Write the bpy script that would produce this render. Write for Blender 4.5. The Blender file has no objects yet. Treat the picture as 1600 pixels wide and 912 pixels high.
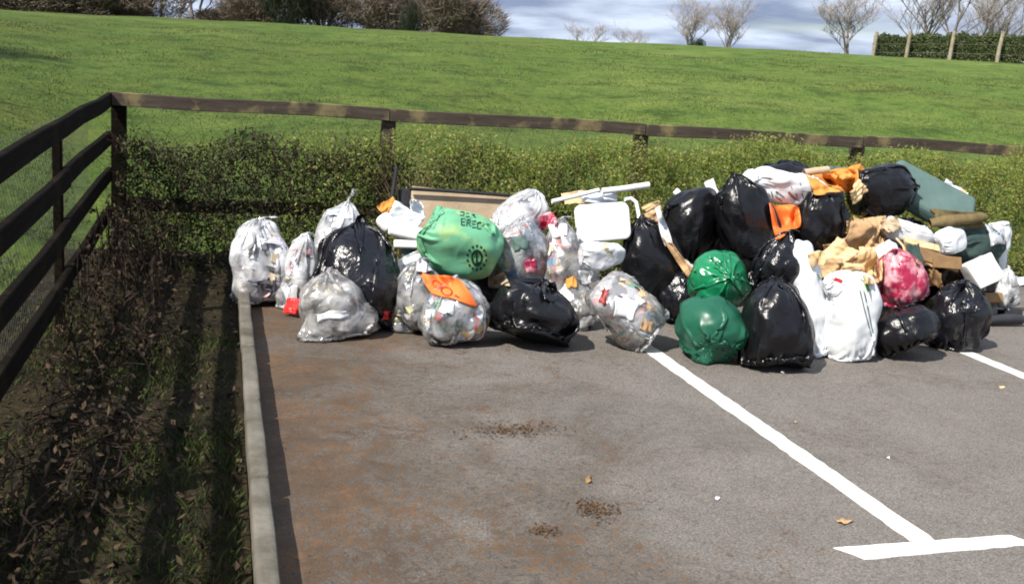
import bpy, bmesh, math, random, time
import numpy as np
from mathutils import Vector, Matrix, noise
from mathutils.bvhtree import BVHTree
T0 = time.time()
sc = bpy.context.scene
COL = bpy.context.collection
R = math.radians

# ---------------------------------------------------------------- camera
FOC = 1573.4                                   # focal length in pixels of a 1600 px wide picture
CX = Vector((0.960860, -0.008799, -0.276896)); CY = Vector((-0.268063, 0.222790, -0.937287)); CZ = Vector((0.069937, 0.974827, 0.211711))
CAMR = Matrix((CX, CY, CZ))
EYE = Vector((0, 0, 1.7))
cd = bpy.data.cameras.new('camera'); cam = bpy.data.objects.new('camera', cd); COL.objects.link(cam); sc.camera = cam
cam.matrix_world = Matrix.Translation(EYE) @ CAMR.to_4x4()
cd.sensor_width = 36; cd.lens = 36 * FOC / 1600; cd.clip_start = .05; cd.clip_end = 6000
# ---------------------------------------------------------------- sky, sun, exposure
SUN = Vector((-.77, -.48, 1.0)).normalized()
w = bpy.data.worlds.new('World'); sc.world = w; w.use_nodes = True
nt = w.node_tree; nt.nodes.clear()
def N(nt, typ, **k):
    n = nt.nodes.new(typ)
    for a, v in k.items():
        if a.startswith('i_'): n.inputs[a[2:].replace('_', ' ')].default_value = v
        else: setattr(n, a, v)
    return n
out = N(nt, 'ShaderNodeOutputWorld'); bg = N(nt, 'ShaderNodeBackground'); bg.inputs[1].default_value = .085
sky = N(nt, 'ShaderNodeTexSky', sky_type='NISHITA', sun_disc=False, sun_elevation=math.asin(SUN.z), sun_rotation=math.atan2(SUN.x, SUN.y), air_density=1.0, dust_density=1.2, ozone_density=1.5)
tc = N(nt, 'ShaderNodeTexCoord'); sep = N(nt, 'ShaderNodeSeparateXYZ'); nt.links.new(tc.outputs['Generated'], sep.inputs[0])
def M(nt, op, a, b=None, clamp=False):
    m = nt.nodes.new('ShaderNodeMath'); m.operation = op; m.use_clamp = clamp
    for i, v in enumerate((a, b)):
        if v is None: continue
        if isinstance(v, (int, float)): m.inputs[i].default_value = v
        else: nt.links.new(v, m.inputs[i])
    return m.outputs[0]
zz = M(nt, 'ADD', M(nt, 'ABSOLUTE', sep.outputs[2]), .13)
cmb = N(nt, 'ShaderNodeCombineXYZ'); nt.links.new(M(nt, 'DIVIDE', sep.outputs[0], zz), cmb.inputs[0]); nt.links.new(M(nt, 'DIVIDE', sep.outputs[1], zz), cmb.inputs[1])
n1 = N(nt, 'ShaderNodeTexNoise', i_Scale=.8, i_Detail=7, i_Roughness=.58, i_Distortion=.35); nt.links.new(cmb.outputs[0], n1.inputs['Vector'])
n2 = N(nt, 'ShaderNodeTexNoise', i_Scale=1.25, i_Detail=8, i_Roughness=.5, i_Distortion=.1); nt.links.new(cmb.outputs[0], n2.inputs['Vector'])
r1 = N(nt, 'ShaderNodeValToRGB'); nt.links.new(n1.outputs[0], r1.inputs[0])
r1.color_ramp.elements[0].position = .24; r1.color_ramp.elements[1].position = .40
r2 = N(nt, 'ShaderNodeValToRGB'); nt.links.new(n2.outputs[0], r2.inputs[0])
e = r2.color_ramp.elements; e[0].position = .40; e[0].color = (2.5, 3.05, 4.5, 1); e[1].position = .60; e[1].color = (6.6, 7.5, 9.1, 1)
mx = N(nt, 'ShaderNodeMix', data_type='RGBA'); nt.links.new(r1.outputs[0], mx.inputs[0]); nt.links.new(sky.outputs[0], mx.inputs[6]); nt.links.new(r2.outputs[0], mx.inputs[7])
nt.links.new(mx.outputs[2], bg.inputs[0]); nt.links.new(bg.outputs[0], out.inputs[0])
sl = bpy.data.lights.new('sun', 'SUN'); sl.energy = 4.8; sl.angle = R(.55); sl.color = (1, .94, .85)
so = bpy.data.objects.new('sun', sl); COL.objects.link(so); so.rotation_euler = SUN.to_track_quat('Z', 'Y').to_euler(); so.location = (-6, -5, 9)
sc.view_settings.view_transform = 'Standard'; sc.view_settings.look = 'None'; sc.view_settings.gamma = 1; sc.view_settings.exposure = .55
sc.cycles.transparent_max_bounces = 16; sc.cycles.max_bounces = 8; sc.cycles.filter_width = 1.9

# ---------------------------------------------------------------- helpers
def spot(u, v, y):                              # the point at depth y (metres) seen at pixel u, v
    r = CAMR @ Vector((u - 800, 456 - v, -FOC)); return r * (y / r.y) + EYE
def ppm(p): return FOC / ((p - EYE).dot(-Vector((CX.z, CY.z, CZ.z))))
def tag(o, label=None, cat=None, group=None, kind=None):
    for k, v in (('label', label), ('category', cat), ('group', group), ('kind', kind)):
        if v: o[k] = v
    return o
def empty(name, loc=(0, 0, 0)):
    o = bpy.data.objects.new(name, None); COL.objects.link(o); o.location = loc; o.empty_display_size = .1; return o
def link(name, me, parent=None):
    o = bpy.data.objects.new(name, me); COL.objects.link(o)
    if parent: o.parent = parent
    return o
def npmesh(name, V, F, m=None, smooth=False, col=None):
    """V (n,3) F (m,3|4) numpy"""
    me = bpy.data.meshes.new(name); V = np.asarray(V, np.float32); F = np.asarray(F, np.int32); k = F.shape[1]
    me.vertices.add(len(V)); me.vertices.foreach_set('co', V.ravel())
    me.loops.add(F.size); me.loops.foreach_set('vertex_index', F.ravel())
    me.polygons.add(len(F)); me.polygons.foreach_set('loop_start', np.arange(0, F.size, k, dtype=np.int32)); me.polygons.foreach_set('loop_total', np.full(len(F), k, np.int32))
    me.polygons.foreach_set('use_smooth', np.full(len(F), smooth))
    if col is not None:
        a = me.color_attributes.new('tint', 'FLOAT_COLOR', 'POINT'); a.data.foreach_set('color', np.asarray(col, np.float32).ravel())
    me.update(calc_edges=True); me.validate()
    if m: me.materials.append(m)
    return me
class Acc:                                      # gathers many small pieces into one mesh
    def __init__(s): s.V = []; s.F3 = []; s.C = []; s.n = 0
    def add(s, V, F, col=None):
        V = np.asarray(V, float); s.V.append(V); s.F3.append(np.asarray(F) + s.n); s.n += len(V)
        if col is not None: s.C.append(np.tile(np.array([*col[:3], 1.]), (len(V), 1)))
    def mesh(s, name, m, smooth=False):
        return npmesh(name, np.concatenate(s.V), np.concatenate(s.F3), m, smooth, np.concatenate(s.C) if s.C else None)
BOXF = np.array([(0, 3, 2, 1), (4, 5, 6, 7), (0, 1, 5, 4), (1, 2, 6, 5), (2, 3, 7, 6), (3, 0, 4, 7)])
def boxV(sx, sy, sz):
    x, y, z = sx / 2, sy / 2, sz / 2
    return np.array([(-x, -y, -z), (x, -y, -z), (x, y, -z), (-x, y, -z), (-x, -y, z), (x, -y, z), (x, y, z), (-x, y, z)])
def tubeVF(pts, rads, seg=5, cap=True):
    pts = [Vector(p) for p in pts]; V = []; F = []
    up = Vector((0, 0, 1)); t0 = (pts[1] - pts[0]).normalized()
    if abs(t0.dot(up)) > .9: up = Vector((1, 0, 0))
    a = t0.cross(up).normalized()
    for i, p in enumerate(pts):
        t = (pts[min(i + 1, len(pts) - 1)] - pts[max(i - 1, 0)]).normalized()
        a = (a - t * a.dot(t)).normalized(); b = t.cross(a); r = rads[i] if hasattr(rads, '__len__') else rads
        for k in range(seg):
            g = 2 * math.pi * k / seg; V.append(p + a * (math.cos(g) * r) + b * (math.sin(g) * r))
    for i in range(len(pts) - 1):
        for k in range(seg):
            F.append((i * seg + k, i * seg + (k + 1) % seg, (i + 1) * seg + (k + 1) % seg, (i + 1) * seg + k))
    if cap:
        n = len(V); V.append(pts[0]); V.append(pts[-1]); e = (len(pts) - 1) * seg
        for k in range(seg):
            F.append((n, (k + 1) % seg, k, n)); F.append((n + 1, e + k, e + (k + 1) % seg, n + 1))
        F = [f if len(set(f)) == 4 else f for f in F]
    return np.array([tuple(v) for v in V]), np.array(F)
def rotm(axis, spin=0):
    z = Vector(axis).normalized(); y = Vector((0, 1, 0)) if abs(z.y) < .95 else Vector((0, 0, 1))
    x = y.cross(z).normalized(); y = z.cross(x)
    m = Matrix((x, y, z)).transposed(); return m @ Matrix.Rotation(R(spin), 3, 'Z')
def vn(p, seed, oct=3, s=1.):
    rs = np.random.RandomState(seed); o = np.zeros(p.shape[:-1]); amp = 1.; fr = s
    for k in range(oct):
        for j in range(4):
            w_ = rs.normal(size=p.shape[-1]); w_ /= np.linalg.norm(w_); o += amp * np.sin((p @ w_) * fr * 2.6 + rs.rand() * 6.28) * .4
        amp *= .55; fr *= 2.1
    return o

# ---------------------------------------------------------------- materials
def newmat(name):
    m = bpy.data.materials.new(name); m.use_nodes = True; return m, m.node_tree, m.node_tree.nodes['Principled BSDF']
def mat(name, c1, c2=None, rough=.7, spec=.4, ns=6., bump=0., bs=40., dist=.01, metal=0., ridge=False, bump2=0., bs2=10., coat=0., lo=.35, hi=.65, sub=0., space='Object', det=6):
    m, t, p = newmat(name)
    tc = N(t, 'ShaderNodeTexCoord'); src = tc.outputs['Object'] if space == 'Object' else N(t, 'ShaderNodeNewGeometry').outputs['Position']
    if c2 is None: p.inputs['Base Color'].default_value = (*c1, 1)
    else:
        n = N(t, 'ShaderNodeTexNoise', i_Scale=ns, i_Detail=det, i_Roughness=.6); t.links.new(src, n.inputs['Vector'])
        r = N(t, 'ShaderNodeValToRGB'); r.color_ramp.elements[0].position = lo; r.color_ramp.elements[1].position = hi
        r.color_ramp.elements[0].color = (*c1, 1); r.color_ramp.elements[1].color = (*c2, 1)
        t.links.new(n.outputs[0], r.inputs[0]); t.links.new(r.outputs[0], p.inputs['Base Color'])
    p.inputs['Roughness'].default_value = rough; p.inputs['Specular IOR Level'].default_value = spec; p.inputs['Metallic'].default_value = metal
    p.inputs['Coat Weight'].default_value = coat
    prev = None
    for b, s, rg in ((bump, bs, ridge), (bump2, bs2, False)):
        if b <= 0: continue
        n = N(t, 'ShaderNodeTexNoise', i_Scale=s, i_Detail=4, i_Distortion=.6 if rg else 0.)
        if rg: n.noise_type = 'RIDGED_MULTIFRACTAL'
        t.links.new(src, n.inputs['Vector'])
        bn = N(t, 'ShaderNodeBump', i_Strength=b, i_Distance=dist); t.links.new(n.outputs[0], bn.inputs['Height'])
        if prev: t.links.new(prev, bn.inputs['Normal'])
        prev = bn.outputs[0]
    if prev: t.links.new(prev, p.inputs['Normal'])
    return m
def leafmat(name, cols, rough=.6, trans=.25):
    m, t, p = newmat(name)
    g = N(t, 'ShaderNodeNewGeometry'); r = N(t, 'ShaderNodeValToRGB'); r.color_ramp.interpolation = 'LINEAR'
    el = r.color_ramp.elements
    while len(el) < len(cols): el.new(.5)
    for i, c in enumerate(cols): el[i].position = i / (len(cols) - 1); el[i].color = (*c, 1)
    t.links.new(g.outputs['Random Per Island'], r.inputs[0]); t.links.new(r.outputs[0], p.inputs['Base Color'])
    p.inputs['Roughness'].default_value = rough; p.inputs['Specular IOR Level'].default_value = .35
    if trans:
        tr = N(t, 'ShaderNodeBsdfTranslucent'); t.links.new(r.outputs[0], tr.inputs[0]); mxs = N(t, 'ShaderNodeMixShader'); mxs.inputs[0].default_value = trans
        o = t.nodes['Material Output']; t.links.new(p.outputs[0], mxs.inputs[1]); t.links.new(tr.outputs[0], mxs.inputs[2]); t.links.new(mxs.outputs[0], o.inputs[0])
    return m
def tintmat(name, rough=.45, spec=.5, bump=.3, bs=60.):
    m, t, p = newmat(name); a = N(t, 'ShaderNodeVertexColor', layer_name='tint')
    n = N(t, 'ShaderNodeTexNoise', i_Scale=25., i_Detail=4); mxc = N(t, 'ShaderNodeMix', data_type='RGBA', blend_type='MULTIPLY')
    mxc.inputs[0].default_value = .5; t.links.new(a.outputs[0], mxc.inputs[6]); t.links.new(n.outputs[0], mxc.inputs[7]); 
    g = N(t, 'ShaderNodeTexCoord'); t.links.new(g.outputs['Object'], n.inputs['Vector'])
    t.links.new(a.outputs[0], p.inputs['Base Color'])
    p.inputs['Roughness'].default_value = rough; p.inputs['Specular IOR Level'].default_value = spec
    b = N(t, 'ShaderNodeBump', i_Strength=bump, i_Distance=.01); t.links.new(n.outputs[0], b.inputs['Height']); t.links.new(b.outputs[0], p.inputs['Normal'])
    return m
def filmmat(name, col, a0, a1, rough=.16):
    """thin plastic film: part see-through, whiter and denser along its creases"""
    m, t, p = newmat(name); p.inputs['Base Color'].default_value = (*col, 1); p.inputs['Roughness'].default_value = rough; p.inputs['Specular IOR Level'].default_value = .6
    tc = N(t, 'ShaderNodeTexCoord'); n = N(t, 'ShaderNodeTexNoise', i_Scale=13., i_Detail=5, i_Distortion=1.2); n.noise_type = 'RIDGED_MULTIFRACTAL'
    t.links.new(tc.outputs['Object'], n.inputs['Vector'])
    n3 = N(t, 'ShaderNodeTexNoise', i_Scale=7., i_Detail=5, i_Distortion=1.); t.links.new(tc.outputs['Object'], n3.inputs['Vector'])
    mr = N(t, 'ShaderNodeMapRange'); mr.inputs[1].default_value = .38; mr.inputs[2].default_value = .66; mr.inputs[3].default_value = a0; mr.inputs[4].default_value = a1; t.links.new(n3.outputs[0], mr.inputs[0])
    b = N(t, 'ShaderNodeBump', i_Strength=.65, i_Distance=.012); t.links.new(n.outputs[0], b.inputs['Height']); t.links.new(b.outputs[0], p.inputs['Normal'])
    tr = N(t, 'ShaderNodeBsdfTransparent'); ms = N(t, 'ShaderNodeMixShader'); gl = N(t, 'ShaderNodeBsdfGlossy'); gl.inputs['Roughness'].default_value = .12; t.links.new(b.outputs[0], gl.inputs['Normal'])
    fr = N(t, 'ShaderNodeFresnel', i_IOR=1.5); t.links.new(b.outputs[0], fr.inputs['Normal']); m2 = N(t, 'ShaderNodeMixShader')
    t.links.new(fr.outputs[0], m2.inputs[0]); t.links.new(tr.outputs[0], m2.inputs[1]); t.links.new(gl.outputs[0], m2.inputs[2])
    tl = N(t, 'ShaderNodeBsdfTranslucent'); tl.inputs[0].default_value = (*[min(1, q * 1.12) for q in col], 1); t.links.new(b.outputs[0], tl.inputs['Normal']); m3 = N(t, 'ShaderNodeMixShader'); m3.inputs[0].default_value = .18; t.links.new(p.outputs[0], m3.inputs[1]); t.links.new(tl.outputs[0], m3.inputs[2])
    t.links.new(mr.outputs[0], ms.inputs[0]); t.links.new(m2.outputs[0], ms.inputs[1]); t.links.new(m3.outputs[0], ms.inputs[2]); t.links.new(ms.outputs[0], t.nodes['Material Output'].inputs[0])
    return m
MT = {}
MT['black'] = mat('black_plastic', (.004, .004, .005), (.008, .008, .010), rough=.27, spec=.42, ns=5, bump=.8, bs=10, dist=.012, ridge=True, bump2=.25, bs2=60)
MT['black2'] = mat('black_plastic_thin', (.004, .004, .006), (.010, .010, .014), rough=.22, spec=.5, ns=5, bump=.75, bs=13, dist=.014, ridge=True, bump2=.35, bs2=50)
MT['green_dark'] = mat('dark_green_plastic', (.010, .085, .050), (.015, .115, .066), rough=.36, spec=.4, ns=3, bump=.6, bs=7, dist=.010, ridge=True)
MT['green_bright'] = mat('bright_green_plastic', (.004, .16, .065), (.012, .24, .095), rough=.22, spec=.6, ns=3, bump=.9, bs=12, dist=.016, ridge=True)
MT['green_pale'] = mat('pale_green_plastic', (.14, .40, .23), (.32, .50, .20), rough=.5, spec=.3, ns=5, bump=.5, bs=9, dist=.012, ridge=True, lo=.52, hi=.66)
MT['white'] = mat('white_plastic', (.78, .80, .82), (.68, .71, .74), rough=.4, spec=.4, ns=4, bump=.4, bs=10, dist=.01, ridge=True)
MT['white_hard'] = mat('white_hard_plastic', (.84, .84, .84), (.70, .70, .68), rough=.35, spec=.5, ns=5, bump=.15, bs=9, lo=.45, hi=.75)
MT['pink'] = mat('pink_net', (.34, .015, .06), (.68, .34, .38), rough=.35, spec=.5, ns=11, lo=.46, hi=.62, bump=1., bs=14, dist=.014, ridge=True)
MT['pinkfilm'] = filmmat('pink_film', (.55, .06, .12), .45, .9, .25)
MT['film'] = filmmat('clear_film', (.90, .91, .93), .05, .40)
MT['film_grey'] = filmmat('grey_film', (.72, .71, .70), .10, .60)
MT['film_white'] = filmmat('milky_film', (.90, .92, .95), .26, .80)
MT['tint'] = tintmat('mixed_rubbish')
MT['orange'] = mat('orange_plastic', (.72, .13, .02), (.85, .22, .04), rough=.45, spec=.4, ns=5, bump=.4, bs=10, ridge=True)
MT['orange_cloth'] = mat('orange_cloth', (.60, .24, .05), (.72, .34, .09), rough=.85, spec=.2, ns=5, bump=.4, bs=14, dist=.01, ridge=True, bump2=.3, bs2=200)
MT['card'] = mat('brown_cardboard', (.36, .22, .11), (.56, .38, .21), rough=.85, spec=.2, ns=9, bump=.5, bs=18, ridge=True, dist=.012, bump2=.35, bs2=12)
MT['card_pale'] = mat('pale_brown_paper', (.52, .36, .18), (.70, .53, .32), rough=.85, spec=.2, ns=9, bump=.6, bs=16, ridge=True, dist=.012)
MT['card_dark'] = mat('dark_cardboard', (.20, .12, .06), (.31, .19, .09), rough=.85, spec=.2, ns=7, bump=.3, bs=30)
MT['board'] = mat('beige_board', (.40, .30, .20), (.53, .42, .29), rough=.8, spec=.2, ns=5, bump=.3, bs=60)
MT['tarp'] = mat('grey_green_cloth', (.090, .145, .132), (.12, .185, .168), rough=.8, spec=.2, ns=4, bump=.3, bs=10, ridge=True, bump2=.2, bs2=300)
MT['olive'] = mat('olive_brown_cloth', (.10, .08, .04), (.20, .15, .07), rough=.9, spec=.2, ns=9, bump=.5, bs=16, ridge=True)
MT['darkgreen'] = mat('dark_green_cloth', (.03, .055, .05), (.045, .075, .065), rough=.7, spec=.3, ns=6, bump=.5, bs=12, ridge=True)
MT['ink'] = mat('green_black_print', (.006, .04, .02), rough=.5)
MT['inkred'] = mat('dark_red_print', (.28, .02, .015), rough=.5)
MT['inkyellow'] = mat('olive_yellow_print', (.42, .36, .03), rough=.5)
MT['inkgreen'] = mat('leaf_green_print', (.12, .36, .05), rough=.5)
MT['inkgrey'] = mat('slate_print', (.08, .12, .13), rough=.5)
MT['inkmaroon'] = mat('maroon_print', (.30, .12, .12), rough=.5)
MT['red'] = mat('red_plastic', (.55, .015, .02), (.65, .04, .03), rough=.35, spec=.5, ns=8, bump=.4, bs=20, ridge=True)
MT['wood'] = None
MT['grimy'] = mat('dark_plastic', (.02, .02, .024), (.035, .035, .04), rough=.4, ns=9)
MT['steel'] = mat('grey_wire', (.09, .095, .09), (.15, .15, .14), rough=.7, metal=.2, ns=20)
# ================================================================ THE SETTING
def smooth(a): a = np.clip(a, 0, 1); return a * a * (3 - 2 * a)
AZP = np.radians([-180, -60, -10.7, 1.6, 15.5, 29.4, 41.9, 60, 180]); ELP = np.radians([.6, .9, 1.19, 1.59, 1.80, 2.04, 2.07, 1.9, .6])
DC = 58.
def ground_z(x, y):
    x = np.asarray(x, float); y = np.asarray(y, float)
    r = np.hypot(x, y) + 1e-6; az = np.arctan2(x, y)
    ra = np.where(y > .01, 8.9 / np.maximum(np.cos(az), .05), 99); rb = np.where(x < -.01, 1.15 / np.maximum(-np.sin(az), .01), 99)
    r0 = np.minimum(np.minimum(ra, rb), 26.)
    zc = 1.7 + DC * np.tan(np.interp(az, AZP, ELP))
    t = np.clip((r - r0) / (DC - r0), 0, 1)
    z = zc * (1 - (1 - t) ** 2)
    z = z * np.where((y < 8.9), smooth((-1.0 - x) / 5), 1)
    z = np.where(r > DC, zc - .0012 * (np.minimum(r, 110) - DC) ** 2 - np.clip(r - 110, 0, 300) * .02, z)
    z = z + .05 * np.sin(x * .9 + y * .35) * np.sin(y * .55 - x * .2) * np.clip((r - r0) / 8, 0, 1) * (r < DC + 20)
    return z - .06
# one sheet of ground to the horizon
nr, na = 150, 240
rr = np.concatenate([np.linspace(.0, 24, 74), np.geomspace(25, 3500, nr - 74)]); aa = np.linspace(-math.pi, math.pi, na, endpoint=False)
gx = (rr[:, None] * np.sin(aa)[None]).ravel(); gy = (rr[:, None] * np.cos(aa)[None]).ravel()
V = np.stack([gx, gy, ground_z(gx, gy)], -1); I = np.arange(nr * na).reshape(nr, na)
F = np.stack([I[:-1], np.roll(I[:-1], -1, 1), np.roll(I[1:], -1, 1), I[1:]], -1).reshape(-1, 4)[:, ::-1]
gm, t, p = newmat('field_grass'); geo = N(t, 'ShaderNodeNewGeometry'); pos = geo.outputs['Position']
def noi(t, pos, s, d=6, r=.6, dist=0.): n = N(t, 'ShaderNodeTexNoise', i_Scale=s, i_Detail=d, i_Roughness=r, i_Distortion=dist); t.links.new(pos, n.inputs['Vector']); return n.outputs[0]
def ramp(t, f, stops):
    r = N(t, 'ShaderNodeValToRGB'); el = r.color_ramp.elements
    while len(el) < len(stops): el.new(.5)
    for i, (q, c) in enumerate(stops): el[i].position = q; el[i].color = (*c, 1)
    t.links.new(f, r.inputs[0]); return r.outputs[0]
def mix(t, f, a, b, bt='MIX'):
    m = N(t, 'ShaderNodeMix', data_type='RGBA', blend_type=bt)
    for i, v in ((0, f), (6, a), (7, b)):
        if isinstance(v, (int, float)): m.inputs[i].default_value = v
        elif isinstance(v, tuple): m.inputs[i].default_value = (*v, 1)
        else: t.links.new(v, m.inputs[i])
    return m.outputs[2]
big = noi(t, pos, .16, 4); mid = noi(t, pos, 1.3, 6, .65); fine = noi(t, pos, 9., 5, .7)
c = ramp(t, big, [(.35, (.090, .118, .026)), (.5, (.070, .115, .022)), (.68, (.105, .145, .034))])
c = mix(t, .75, c, ramp(t, mid, [(.36, (.30, .38, .28)), (.47, (.85, .9, .8)), (.66, (1.25, 1.15, 1.1))]), 'MULTIPLY')
c = mix(t, .6, c, ramp(t, fine, [(.36, (.45, .5, .45)), (.62, (1.3, 1.25, 1.2))]), 'MULTIPLY')
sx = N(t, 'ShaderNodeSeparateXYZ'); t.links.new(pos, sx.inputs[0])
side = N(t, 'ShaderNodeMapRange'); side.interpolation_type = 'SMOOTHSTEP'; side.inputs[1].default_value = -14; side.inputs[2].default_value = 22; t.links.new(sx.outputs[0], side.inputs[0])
c = mix(t, side.outputs[0], mix(t, 1., c, (.84, .84, .72), 'MULTIPLY'), mix(t, 1., c, (1.42, 1.36, 1.35), 'MULTIPLY'))      # olive tint and left-side shade put in the colour; right side brightened
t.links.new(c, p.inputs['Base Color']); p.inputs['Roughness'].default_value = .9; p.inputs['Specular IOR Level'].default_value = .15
b = N(t, 'ShaderNodeBump', i_Strength=.8, i_Distance=.12); t.links.new(mix(t, .5, mid, fine), b.inputs['Height']); t.links.new(b.outputs[0], p.inputs['Normal'])
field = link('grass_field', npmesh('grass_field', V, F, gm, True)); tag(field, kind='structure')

# car park surface
def grid(x0, x1, y0, y1, nx, ny, zf):
    X, Y = np.meshgrid(np.linspace(x0, x1, nx), np.linspace(y0, y1, ny)); V = np.stack([X.ravel(), Y.ravel(), zf(X.ravel(), Y.ravel())], -1)
    I = np.arange(nx * ny).reshape(ny, nx); F = np.stack([I[:-1, :-1], I[:-1, 1:], I[1:, 1:], I[1:, :-1]], -1).reshape(-1, 4); return V, F
def stain(x, y):                                # where leaf mould lies on the tarmac
    P = np.stack([x, y, 0 * x], -1)
    return vn(P, 5, 4, .55) * .5 + .62 - .30 * np.clip(x, 0, 6) - .1 * np.abs(y - 4.4) * (y < 4.4)
am, t, p = newmat('asphalt'); pos = N(t, 'ShaderNodeNewGeometry').outputs['Position']
ag = noi(t, pos, 95., 3, .8); mid = noi(t, pos, 3.2, 6, .6); lo_ = noi(t, pos, .7, 5, .6, .4); f2 = noi(t, pos, 28., 5, .75, .5)
c = ramp(t, mid, [(.3, (.150, .136, .121)), (.5, (.166, .151, .135)), (.72, (.185, .169, .152))])
c = mix(t, .8, c, ramp(t, ag, [(.32, (.30, .30, .30)), (.5, (1, 1, 1)), (.68, (1.9, 1.85, 1.8))]), 'MULTIPLY')
sx = N(t, 'ShaderNodeSeparateXYZ'); t.links.new(pos, sx.inputs[0])
bias = N(t, 'ShaderNodeMapRange'); bias.inputs[1].default_value = .2; bias.inputs[2].default_value = 2.6; bias.inputs[3].default_value = .125; bias.inputs[4].default_value = -.12; t.links.new(sx.outputs[0], bias.inputs[0])
s_ = M(t, 'ADD', M(t, 'ADD', M(t, 'ADD', M(t, 'MULTIPLY', noi(t, pos, 1.5, 8, .72, .9), .6), M(t, 'MULTIPLY', noi(t, pos, 6.5, 6, .7, .8), .42)), bias.outputs[0]), M(t, 'MULTIPLY', M(t, 'SUBTRACT', f2, .5), .95))
mask = N(t, 'ShaderNodeMapRange'); mask.inputs[1].default_value = .545; mask.inputs[2].default_value = .625; t.links.new(s_, mask.inputs[0])
brown = ramp(t, noi(t, pos, 2.4, 6, .7), [(.35, (.058, .036, .022)), (.50, (.090, .052, .026)), (.66, (.150, .075, .030))])
grime = N(t, 'ShaderNodeMapRange'); grime.interpolation_type = 'SMOOTHSTEP'; grime.inputs[1].default_value = .36; grime.inputs[2].default_value = .60; grime.inputs[4].default_value = .60
t.links.new(M(t, 'ADD', M(t, 'MULTIPLY', bias.outputs[0], 1.3), noi(t, pos, 1.1, 6, .65, .5)), grime.inputs[0]); c = mix(t, grime.outputs[0], c, mix(t, ramp(t, f2, [(.36, (0, 0, 0)), (.64, (1, 1, 1))]), (.042, .033, .024), (.125, .100, .076)))
c = mix(t, M(t, 'MULTIPLY', mask.outputs[0], .80), c, brown)
c = mix(t, .55, c, ramp(t, f2, [(.34, (.55, .54, .52)), (.5, (1, 1, 1)), (.66, (1.35, 1.33, 1.3))]), 'MULTIPLY')
# tyre-worn and oily patches
c = mix(t, M(t, 'MULTIPLY', ramp(t, lo_, [(.56, (0, 0, 0)), (.70, (1, 1, 1))]), .30), c, (.06, .056, .054))
t.links.new(c, p.inputs['Base Color']); p.inputs['Roughness'].default_value = .85; p.inputs['Specular IOR Level'].default_value = .3
b = N(t, 'ShaderNodeBump', i_Strength=.7, i_Distance=.006); t.links.new(ag, b.inputs['Height']); b2 = N(t, 'ShaderNodeBump', i_Strength=.3, i_Distance=.02); t.links.new(f2, b2.inputs['Height']); t.links.new(b.outputs[0], b2.inputs['Normal']); t.links.new(b2.outputs[0], p.inputs['Normal'])
V, F = grid(.17, 26, -14, 8.0, 120, 100, lambda x, y: 0 * x)
tag(link('asphalt_car_park', npmesh('asphalt_car_park', V, F, am, True)), kind='structure')
# painted bay lines, 4 mm proud
pm, t, p = newmat('road_paint'); pos = N(t, 'ShaderNodeNewGeometry').outputs['Position']
t.links.new(ramp(t, noi(t, pos, 60, 6, .8), [(.36, (.34, .32, .29)), (.44, (.76, .75, .72)), (.7, (.84, .83, .80))]), p.inputs['Base Color']); p.inputs['Roughness'].default_value = .7
b = N(t, 'ShaderNodeBump', i_Strength=.5, i_Distance=.004); t.links.new(noi(t, pos, 150, 3), b.inputs['Height']); t.links.new(b.outputs[0], p.inputs['Normal'])
def painted(name, outline, lab, zt=.004):
    rs = random.Random(len(name)); pts = []
    for i in range(len(outline)):
        a, b_ = Vector(outline[i]), Vector(outline[(i + 1) % len(outline)]); n_ = max(1, int((b_ - a).length / .05))
        for k in range(n_): q = a.lerp(b_, k / n_); pts.append((q.x + rs.uniform(-.005, .005), q.y + rs.uniform(-.004, .004)))
    bm = bmesh.new(); vs = [bm.verts.new((x, y, zt)) for x, y in pts]; f = bm.faces.new(vs); f.normal_update()
    if f.normal.z < 0: f.normal_flip()
    ext = bmesh.ops.extrude_face_region(bm, geom=[f]); bmesh.ops.translate(bm, vec=(0, 0, -.003), verts=[v for v in ext['geom'] if isinstance(v, bmesh.types.BMVert)])
    bmesh.ops.recalc_face_normals(bm, faces=bm.faces); me = bpy.data.meshes.new(name); bm.to_mesh(me); me.materials.append(pm); o = link(name, me)
    return tag(o, kind='structure')
painted('bay_line', [(2.635, 3.096), (2.745, 3.096), (2.745, 7.85), (2.635, 7.85)], '')
painted('bay_line', [(5.00, 3.096), (5.11, 3.096), (5.11, 7.85), (5.00, 7.85)], '')
painted('bay_end_mark', [(2.345, 2.985), (3.155, 3.005), (3.105, 3.095), (2.28, 3.090), (2.325, 3.03)], '')
painted('bay_end_mark', [(4.64, 2.995), (5.50, 2.995), (5.47, 3.095), (4.62, 3.092)], '')

# verge soil
vm = mat('verge_soil', (.014, .011, .007), (.034, .028, .014), rough=.95, spec=.1, ns=4, bump=1., bs=14, dist=.03, bump2=.7, bs2=50)  # soil made darker to carry the left side's shade
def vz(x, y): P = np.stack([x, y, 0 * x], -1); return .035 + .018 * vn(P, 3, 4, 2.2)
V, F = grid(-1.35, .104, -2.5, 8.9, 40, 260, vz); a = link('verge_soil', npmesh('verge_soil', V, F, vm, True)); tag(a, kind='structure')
V, F = grid(.09, 20, 7.96, 9.1, 300, 30, lambda x, y: vz(x, y) * .9 ); a = link('border_soil', npmesh('border_soil', V, F, vm, True)); tag(a, kind='structure')

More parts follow.
